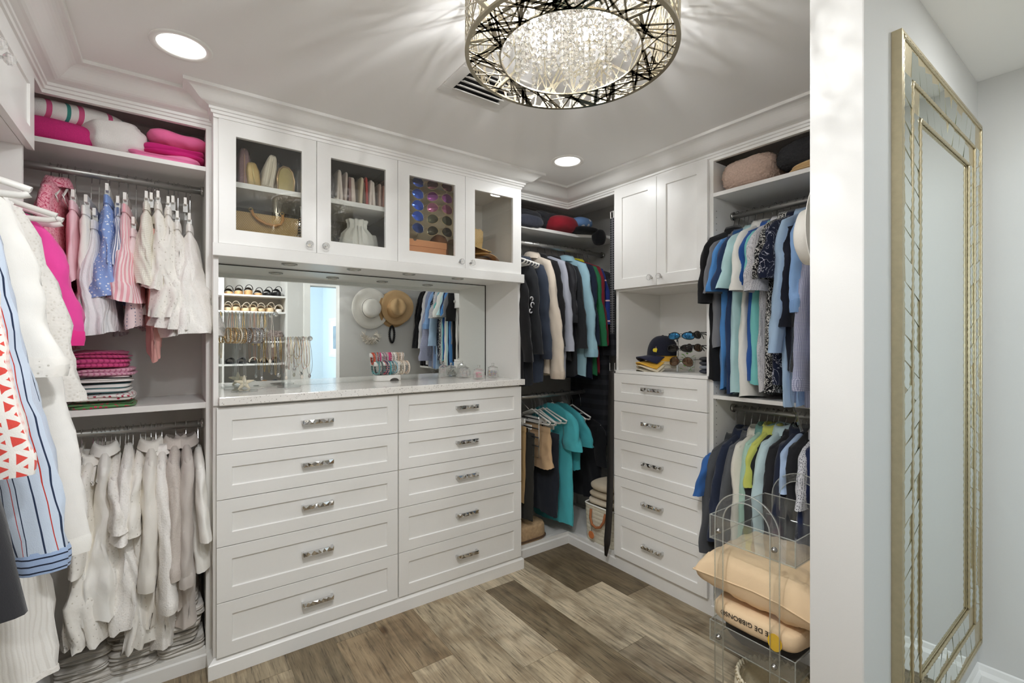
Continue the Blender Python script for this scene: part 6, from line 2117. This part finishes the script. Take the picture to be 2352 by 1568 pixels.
# what lies on the cart
BEIGE = FAB('ddc29e', var=0.06)
def pillow(name, label, cat, c, size, mat, rz, seed):
    t = thing(name, label, cat, c, rz)
    off = Vector((seed, 0, 0))
    N = 40
    top, bot = [], []
    edge = []
    for sgn, arr in ((1, top), (-1, bot)):
        for i in range(N + 1):
            row = []
            for j in range(N + 1):
                x, y = -1 + 2 * i / N, -1 + 2 * j / N
                pin = 1 - 0.10 * (1 - abs(y)) * abs(x) ** 3 * 1.0
                pin2 = 1 - 0.10 * (1 - abs(x)) * abs(y) ** 3
                hh = (max(0, 1 - x ** 4) * max(0, 1 - y ** 4)) ** 0.42
                wv = 0.010 * MN.noise(Vector((x * 3, y * 3, sgn)) + off) + 0.006 * (abs(x) ** 2 + abs(y) ** 2) * MN.noise(Vector((x * 9, y * 9, sgn * 4)) + off)
                z = size[2] * 0.5 + sgn * size[2] * 0.5 * hh * (1.0 if sgn > 0 else 0.9) + wv * hh * 2 - 0.025 * max(0, abs(x) - 0.7) - 0.03 * max(0, -y - 0.4)
                row.append((x * size[0] / 2 * pin, y * size[1] / 2 * pin2, z))
            arr.append(row)
    mb = MB()
    for arr, fl in ((top, False), (bot, True)):
        base = len(mb.v)
        for row in arr:
            mb.v += row
        for i in range(N):
            for j in range(N):
                q = (base + i * (N + 1) + j, base + (i + 1) * (N + 1) + j, base + (i + 1) * (N + 1) + j + 1, base + i * (N + 1) + j + 1)
                mb.f.append(q[::-1] if fl else q)
    mb.build('cloth', mat, t, True, local=True, recalc=False)
    path = [top[i][0] for i in range(N)] + [top[N][j] for j in range(N)] + [top[N - i][N] for i in range(N)] + [top[0][N - j] for j in range(N)]
    MB().tube(path, 0.003, 5, closed=True).build('seam', mat, t, True, local=True)
    return t


pillow('dust_bag', 'big beige stuffed cloth bag bulging through the cart arch', 'dust bag', (1.915, 0.872, 0.392), (0.42, 0.46, 0.19), BEIGE, 0.0, 4)
tp = thing('tote_bag', 'beige tote with black lettering and a yellow print', 'tote bag', (1.90, 0.87, 0.330), 0.0)
se = superell(48, 0.32)
rs = []
for z, k in ((0.0, 0.95), (0.012, 1.0), (0.05, 0.99), (0.062, 0.94)):
    rs.append([(x * 0.205 * k, y * 0.165 * k, z + 0.004 * math.sin(9 * x + 5 * y)) for x, y in se])
MB().rings(rs, True, True).build('bag', BEIGE, tp, True, local=True)


def text_obj(s, size, mat, parent, loc, rot):
    cu = bpy.data.curves.new('lettering', 'FONT')
    cu.body = s
    cu.size = size
    cu.extrude = 0.0004
    cu.align_x = 'CENTER'
    o = bpy.data.objects.new('lettering', cu)
    COL.objects.link(o)
    me = bpy.data.meshes.new_from_object(o.evaluated_get(bpy.context.evaluated_depsgraph_get()))
    bpy.data.objects.remove(o)
    m = put('lettering', me, mat, parent)
    me.materials.clear()
    me.materials.append(mat)
    m.location = loc
    m.rotation_euler = rot
    return m


INK = M('1d1a18', 0.8)
text_obj('ZE DE GIBBONS\u00ae', 0.0245, INK, tp, (-0.206, 0.012, 0.047), (PI / 2, PI, -PI / 2))
MB().lathe([(0.001, 0), (0.030, 0), (0.030, 0.0015), (0.001, 0.0015)], 20, sy=0.8).xform(Matrix.Translation((-0.2065, -0.09, 0.022)) @ Matrix.Rotation(-PI / 2, 4, 'Y')).build('print', M('e0b41a', 0.7), tp, local=True)
heap('backpack', 'charcoal cloth bag lying in the lower cart tray', 'bag', (1.92, 0.873, 0.239), (0.41, 0.29, 0.095), FAB('3d3b3a'), seed=71, wr=0.1, freq=8)
bk2 = thing('wicker_basket', 'round cream wicker basket standing under the cart', 'basket', (1.80, 0.83, 0.001))
CW = M('ddd2b8', 0.8, bump=1.0, bscale=140, var=0.15, name='cream_wicker')
MB().lathe([(0.10, 0.0), (0.125, 0.03), (0.135, 0.10), (0.128, 0.14), (0.120, 0.14), (0.127, 0.10), (0.118, 0.03), (0.095, 0.008)], 36, closed=True).build('bowl', CW, bk2, True, local=True)
MB().lathe([(0.001, 0.002), (0.10, 0.002), (0.10, 0.012), (0.001, 0.012)], 24).build('bottom', CW, bk2, local=True)
for k in range(40):
    a = 2 * PI * k / 40
    MB().tube([(0.129 * math.cos(a), 0.129 * math.sin(a), 0.138), (0.124 * math.cos(a + 0.06), 0.124 * math.sin(a + 0.06), 0.152), (0.119 * math.cos(a + 0.12), 0.119 * math.sin(a + 0.12), 0.138)], 0.006, 6).build('rim_stitch', CW, bk2, True, local=True)

# ============================================================ partition wall: hats and necklaces (seen in the vanity mirror)
def refl(u, v, y):
    """a point seen in the vanity mirror, at true depth y"""
    p_ = PX(u, v, Y=2 * 2.6635 - y)
    return Vector((p_.x, y, p_.z))


PEG = M('8f8f8f', 0.4, metal=0.8)
a = refl(851, 708, 0.575)
h1 = hat('sun_hat', 'wide white sun hat with a thin black cord on the partition wall', a, 0.195, 0.092, 0.105, M('e9e6df', 0.8, bump=0.5, bscale=120), tilt=(-PI / 2, 0, 0), brim_up=0.012, band=(M('1b1b1d', 0.6), 0.008))
b = refl(911, 708, 0.60)
hat('felt_hat', 'tan felt hat hung behind a matching one on the partition wall', (b.x - 0.02, 0.568, b.z - 0.012), 0.175, 0.09, 0.11, M('b79468', 0.85), tilt=(-PI / 2, 0, 0), brim_up=0.03)
hat('felt_hat', 'tan fedora with a creased crown on the partition wall', (b.x, 0.61, b.z + 0.012), 0.17, 0.088, 0.12, M('c9a87c', 0.85, var=0.06), tilt=(-PI / 2, 0, 0.15), brim_up=0.03, dent=0.03, band=(M('b39164', 0.8), 0.012), pinch=0.2)
c = refl(852, 770, 0.545)
sn = thing('statement_necklace', 'spiky white coral necklace hanging under the sun hat', 'necklace', (c.x, 0.546, c.z))
CORAL = M('ded6cb', 0.7)
rr = random.Random(5)
MB().tube([(0.07 * math.cos(t_), 0.0, 0.08 * math.sin(t_) + 0.01) for t_ in [2 * PI * i / 24 for i in range(24)]], 0.002, 5, closed=True).build('string', CORAL, sn, local=True)
for i in range(64):
    t_ = PI + PI * rr.random()
    p_ = Vector((0.07 * math.cos(t_), 0.012, 0.07 * math.sin(t_) + 0.01))
    d = Vector((rr.uniform(-1, 1), rr.uniform(-0.1, 0.6), rr.uniform(-1, 1))).normalized() * 0.085
    MB().tube([p_ - d * 0.5, p_ + d * 0.5], [0.0042, 0.0016], 5).build('spike', CORAL, sn, local=True)
c = refl(900, 772, 0.545)
bn_ = thing('bead_necklace', 'black bead necklace hanging under the tan hats', 'necklace', (c.x, 0.549, c.z))
for i in range(26):
    t_ = 2 * PI * i / 26
    MB().sphere((0.026 * math.cos(t_), 0, 0.085 * math.sin(t_) + 0.02), 0.0125, 8, 6).build('bead', M('141416', 0.25), bn_, True, local=True)

# ============================================================ shoes on the shelves behind the camera
def shoe(name, label, loc, rz, sole, upper, hs=0.03, heel=0.0, strap=True, group=None):
    t = thing(name, label, 'shoe', loc, rz, group)
    ol = []
    for j in range(28):
        a = 2 * PI * j / 28
        y = 0.115 * math.sin(a)
        wd = 0.040 * (1 + 0.18 * math.sin(a)) * math.copysign(abs(math.cos(a)) ** 0.7, math.cos(a))
        ol.append((wd, y))
    MB().rings([[(x * k, y * k, z) for x, y in ol] for z, k in ((0.0005, 0.95), (0.006, 1.0), (hs, 1.0), (hs + 0.003, 0.96))], True, True).build('sole', sole, t, True, local=True)
    for y0, y1, h in (((0.02, 0.085, 0.045),) if strap else ((-0.09, 0.10, 0.055),)):
        rs = []
        for i in range(9):
            a = PI * i / 8
            rs.append([(0.042 * math.cos(a), y0, hs + h * math.sin(a) + 0.001), (0.040 * math.cos(a), y1, hs + h * 0.7 * math.sin(a) + 0.001), (0.036 * math.cos(a), y1, hs + h * 0.62 * math.sin(a) - 0.001), (0.038 * math.cos(a), y0, hs + h * 0.92 * math.sin(a) - 0.001)])
        MB().rings(rs, True, True).build('upper', upper, t, True, local=True)
    if strap:
        MB().tube([(0.036 * math.cos(a), -0.07 - 0.03 * math.sin(a), hs + 0.012 + 0.05 * math.sin(a)) for a in [PI * i / 8 for i in range(9)]], 0.004, 6).build('heel_strap', upper, t, True, local=True)
    return t


CORK = M('c9a170', 0.8, bump=0.4, bscale=200, var=0.15)
ESP = M('d9c09a', 0.85, bump=0.4, bscale=200, var=0.1)
BLS = M('1b1a1b', 0.5)
IVO = M('ded3c2', 0.6)
TAU = M('8f8078', 0.6)
names = ['slim', 'buckled', 'thick-soled', 'platform', 'patent', 'flat', 'plain']
for i in range(6):
    x = 0.485 + 0.092 * i
    shoe('sandal', f'black {names[i]} sandal on the top shoe shelf', (x, -0.44, SHZ[0] + 0.0005), PI + 0.05 * math.sin(i), CORK if i < 4 else BLS, BLS, 0.022 + 0.012 * (i % 3), group='black sandals on the top shoe shelf')
wn = ['espadrille sandal with a wide band', 'slingback wedge sandal', 'open-heel wedge sandal', 'crossed-band sandal', 'ankle-loop wedge sandal', 'slide sandal', 'white canvas slip-on']
for i in range(7):
    x = 0.475 + 0.079 * i
    shoe('sandal', f'cream {wn[i]} on the second shoe shelf', (x, -0.44, SHZ[1] + 0.0005), PI + 0.12 * math.sin(i * 2), ESP if i < 6 else M('e6e2dc', 0.6), IVO, 0.03 + 0.01 * (i % 2), strap=i < 6, group='cream sandals on the second shoe shelf')
heap('scarf', 'crumpled taupe scarf with a buckle on the third shoe shelf', 'scarf', (0.92, -0.43, SHZ[2] + 0.0005), (0.16, 0.22, 0.12), FAB('8b7c76', '5f5450', 'print', 12, 0.06), seed=91, wr=0.22)
for i in range(5):
    x = 0.50 + 0.105 * i
    shoe('flat_shoe', f'{("black", "charcoal", "ivory", "beige", "dark brown")[i]} flat shoe on the fourth shoe shelf', (x, -0.44, SHZ[3] + 0.0005), PI, BLS, (BLS, M('3a3a3d', 0.5), IVO, M('c4ab8b', 0.6), M('4a3830', 0.5))[i], 0.014, strap=False, group='flat shoes on the fourth shoe shelf')
for i in range(5):
    x = 0.50 + 0.105 * i
    shoe('loafer', f'{("black patent", "grey suede", "white leather", "tan leather", "navy")[i]} loafer on the fifth shoe shelf', (x, -0.44, SHZ[4] + 0.0005), PI, BLS, (BLS, M('6b6b6e', 0.7), M('e5e2dd', 0.5), M('a97f57', 0.6), M('262d42', 0.6))[i], 0.018, strap=False, group='loafers on the fifth shoe shelf')
for i in range(4):
    x = -0.28 + 0.17 * i
    shoe('sneaker', f'{("white", "grey", "black", "pink")[i]} sneaker on the shelf beside the sandals', (x, -0.44, SHZ[1] + 0.0005), PI, M('e9e7e3', 0.6), (M('e9e7e3', 0.6), M('8d8d90', 0.6), BLS, M('d98fa5', 0.6))[i], 0.028, strap=False, group='sneakers beside the sandals')

# ============================================================ framed print in the hall
fp = thing('framed_print', 'white framed grey print on the pale blue hall wall', 'picture', (2.09, -2.22, 1.16))
ya_, yb_, za_, zb_ = -2.62, -1.82, 1.14, 1.76
FRW = M('eceef0', 0.4)
mb = MB()
for a, b, c_, d in ((ya_, yb_, za_, za_ + 0.04), (ya_, yb_, zb_ - 0.04, zb_), (ya_, ya_ + 0.04, za_ + 0.04, zb_ - 0.04), (yb_ - 0.04, yb_, za_ + 0.04, zb_ - 0.04)):
    mb.box(2.072, 2.0995, a, b, c_, d)
mb.build('frame', FRW, fp)
MB().box(2.088, 2.092, ya_ + 0.04, yb_ - 0.04, za_ + 0.04, zb_ - 0.04).build('mat_board', M('f0f2f3', 0.8), fp)
MB().box(2.086, 2.0879, ya_ + 0.2, yb_ - 0.2, za_ + 0.13, zb_ - 0.13).build('print', M('9aa6b0', 0.7, bscale=9, var=0.5), fp)

# ============================================================ tall framed mirror on the partition
mx0, mx1, mz0, mz1 = 1.545, 2.505, 0.245, 2.218
yw, yf = 0.4145, 0.391
mm = thing('floor_mirror', 'tall champagne framed mirror with mirrored tile borders', 'mirror', ((mx0 + mx1) / 2, 0.40, mz0))
CHAMP = M('bfb395', 0.35, metal=0.75, bump=0.25, bscale=60, var=0.15, name='champagne_leaf')
TILE = M('dfe6e0', 0.05, metal=1.0, name='bevelled_mirror_tile')
MB().box(mx0 + 0.19, mx1 - 0.19, yf + 0.012, yf + 0.014, mz0 + 0.17, mz1 - 0.17).build('glass', MIRROR, mm)
MB().box(mx0 + 0.012, mx1 - 0.012, yf + 0.0145, yw, mz0 + 0.012, mz1 - 0.012).build('backing', M('3a3630', 0.8), mm)


def border(o0, o1, y0, y1):
    """frame ring between insets o0 and o1"""
    v = []
    for o_, y in ((o0, y0), (o1, y1)):
        v += [(mx0 + o_, y, mz0 + o_), (mx1 - o_, y, mz0 + o_), (mx1 - o_, y, mz1 - o_), (mx0 + o_, y, mz1 - o_)]
    v += [(x, yw, z) for x, y, z in v]
    f = []
    for j in range(4):
        k = (j + 1) % 4
        f += [(j, k, 4 + k, 4 + j), (8 + k, 8 + j, 12 + j, 12 + k), (j, 8 + j, 8 + k, k), (4 + j, 4 + k, 12 + k, 12 + j)]
    return MB().add(v, f)


border(0.0, 0.010, yf + 0.001, yf).build('outer_moulding', CHAMP, mm)
border(0.010, 0.192, yf + 0.004, yf + 0.011).build('frame_bed', CHAMP, mm)
for o_ in (0.014, 0.105, 0.186):
    for (a, b) in (((mx0 + o_, mz0 + o_), (mx0 + o_, mz1 - o_)), ((mx1 - o_, mz0 + o_), (mx1 - o_, mz1 - o_)), ((mx0 + o_, mz0 + o_), (mx1 - o_, mz0 + o_)), ((mx0 + o_, mz1 - o_), (mx1 - o_, mz1 - o_))):
        ln = math.hypot(b[0] - a[0], b[1] - a[1])
        n_ = int(ln / 0.012)
        yy = yf + 0.003 + 0.004 * (o_ / 0.186)
        pts = [(a[0] + (b[0] - a[0]) * i / n_, yy, a[1] + (b[1] - a[1]) * i / n_) for i in range(n_ + 1)]
        MB().tube(pts, [0.0052 if i % 2 else 0.0034 for i in range(n_ + 1)], 6).build('rope_bead', CHAMP, mm, True)
for o0, o1 in ((0.022, 0.098), (0.112, 0.179)):
    yy = yf + 0.0042 + 0.005 * (o0 / 0.18)
    for side in range(4):
        vert = side < 2
        ln = (mz1 - mz0 - 2 * o1) if vert else (mx1 - mx0 - 2 * o1)
        n_ = int(round(ln / 0.072))
        for i in range(n_):
            s0, s1 = i / n_, (i + 1) / n_
            sk = 0.028 if i < n_ / 2 else -0.028
            g = 0.0022
            pts = []
            for (o_, s, dk) in ((o0, s0, -1), (o0, s1, -1), (o1, s1, 1), (o1, s0, 1)):
                along = s * ln + (g if s == s0 else -g) + dk * sk * (0.5 if 0 < s < 1 else (0 if True else 0))
                if vert:
                    x = mx0 + o_ if side == 0 else mx1 - o_
                    z = mz0 + o1 + along
                    pts.append((x, z))
                else:
                    z = mz0 + o_ if side == 2 else mz1 - o_
                    x = mx0 + o1 + along
                    pts.append((x, z))
            tl = random.Random(i * 7 + side).uniform(-0.0012, 0.0012)
            dz = random.Random(i * 5 + side).uniform(-0.0006, 0.0006)
            vs = [(x, yy + (tl if k in (0, 1) else -tl) + (dz if k in (1, 2) else -dz), z) for k, (x, z) in enumerate(pts)]
            vs += [(x, yy + 0.004, z) for x, z in pts]
            MB().add(vs, [(0, 1, 2, 3), (7, 6, 5, 4), (0, 4, 5, 1), (1, 5, 6, 2), (2, 6, 7, 3), (3, 7, 4, 0)]).build('mirror_tile', TILE, mm)
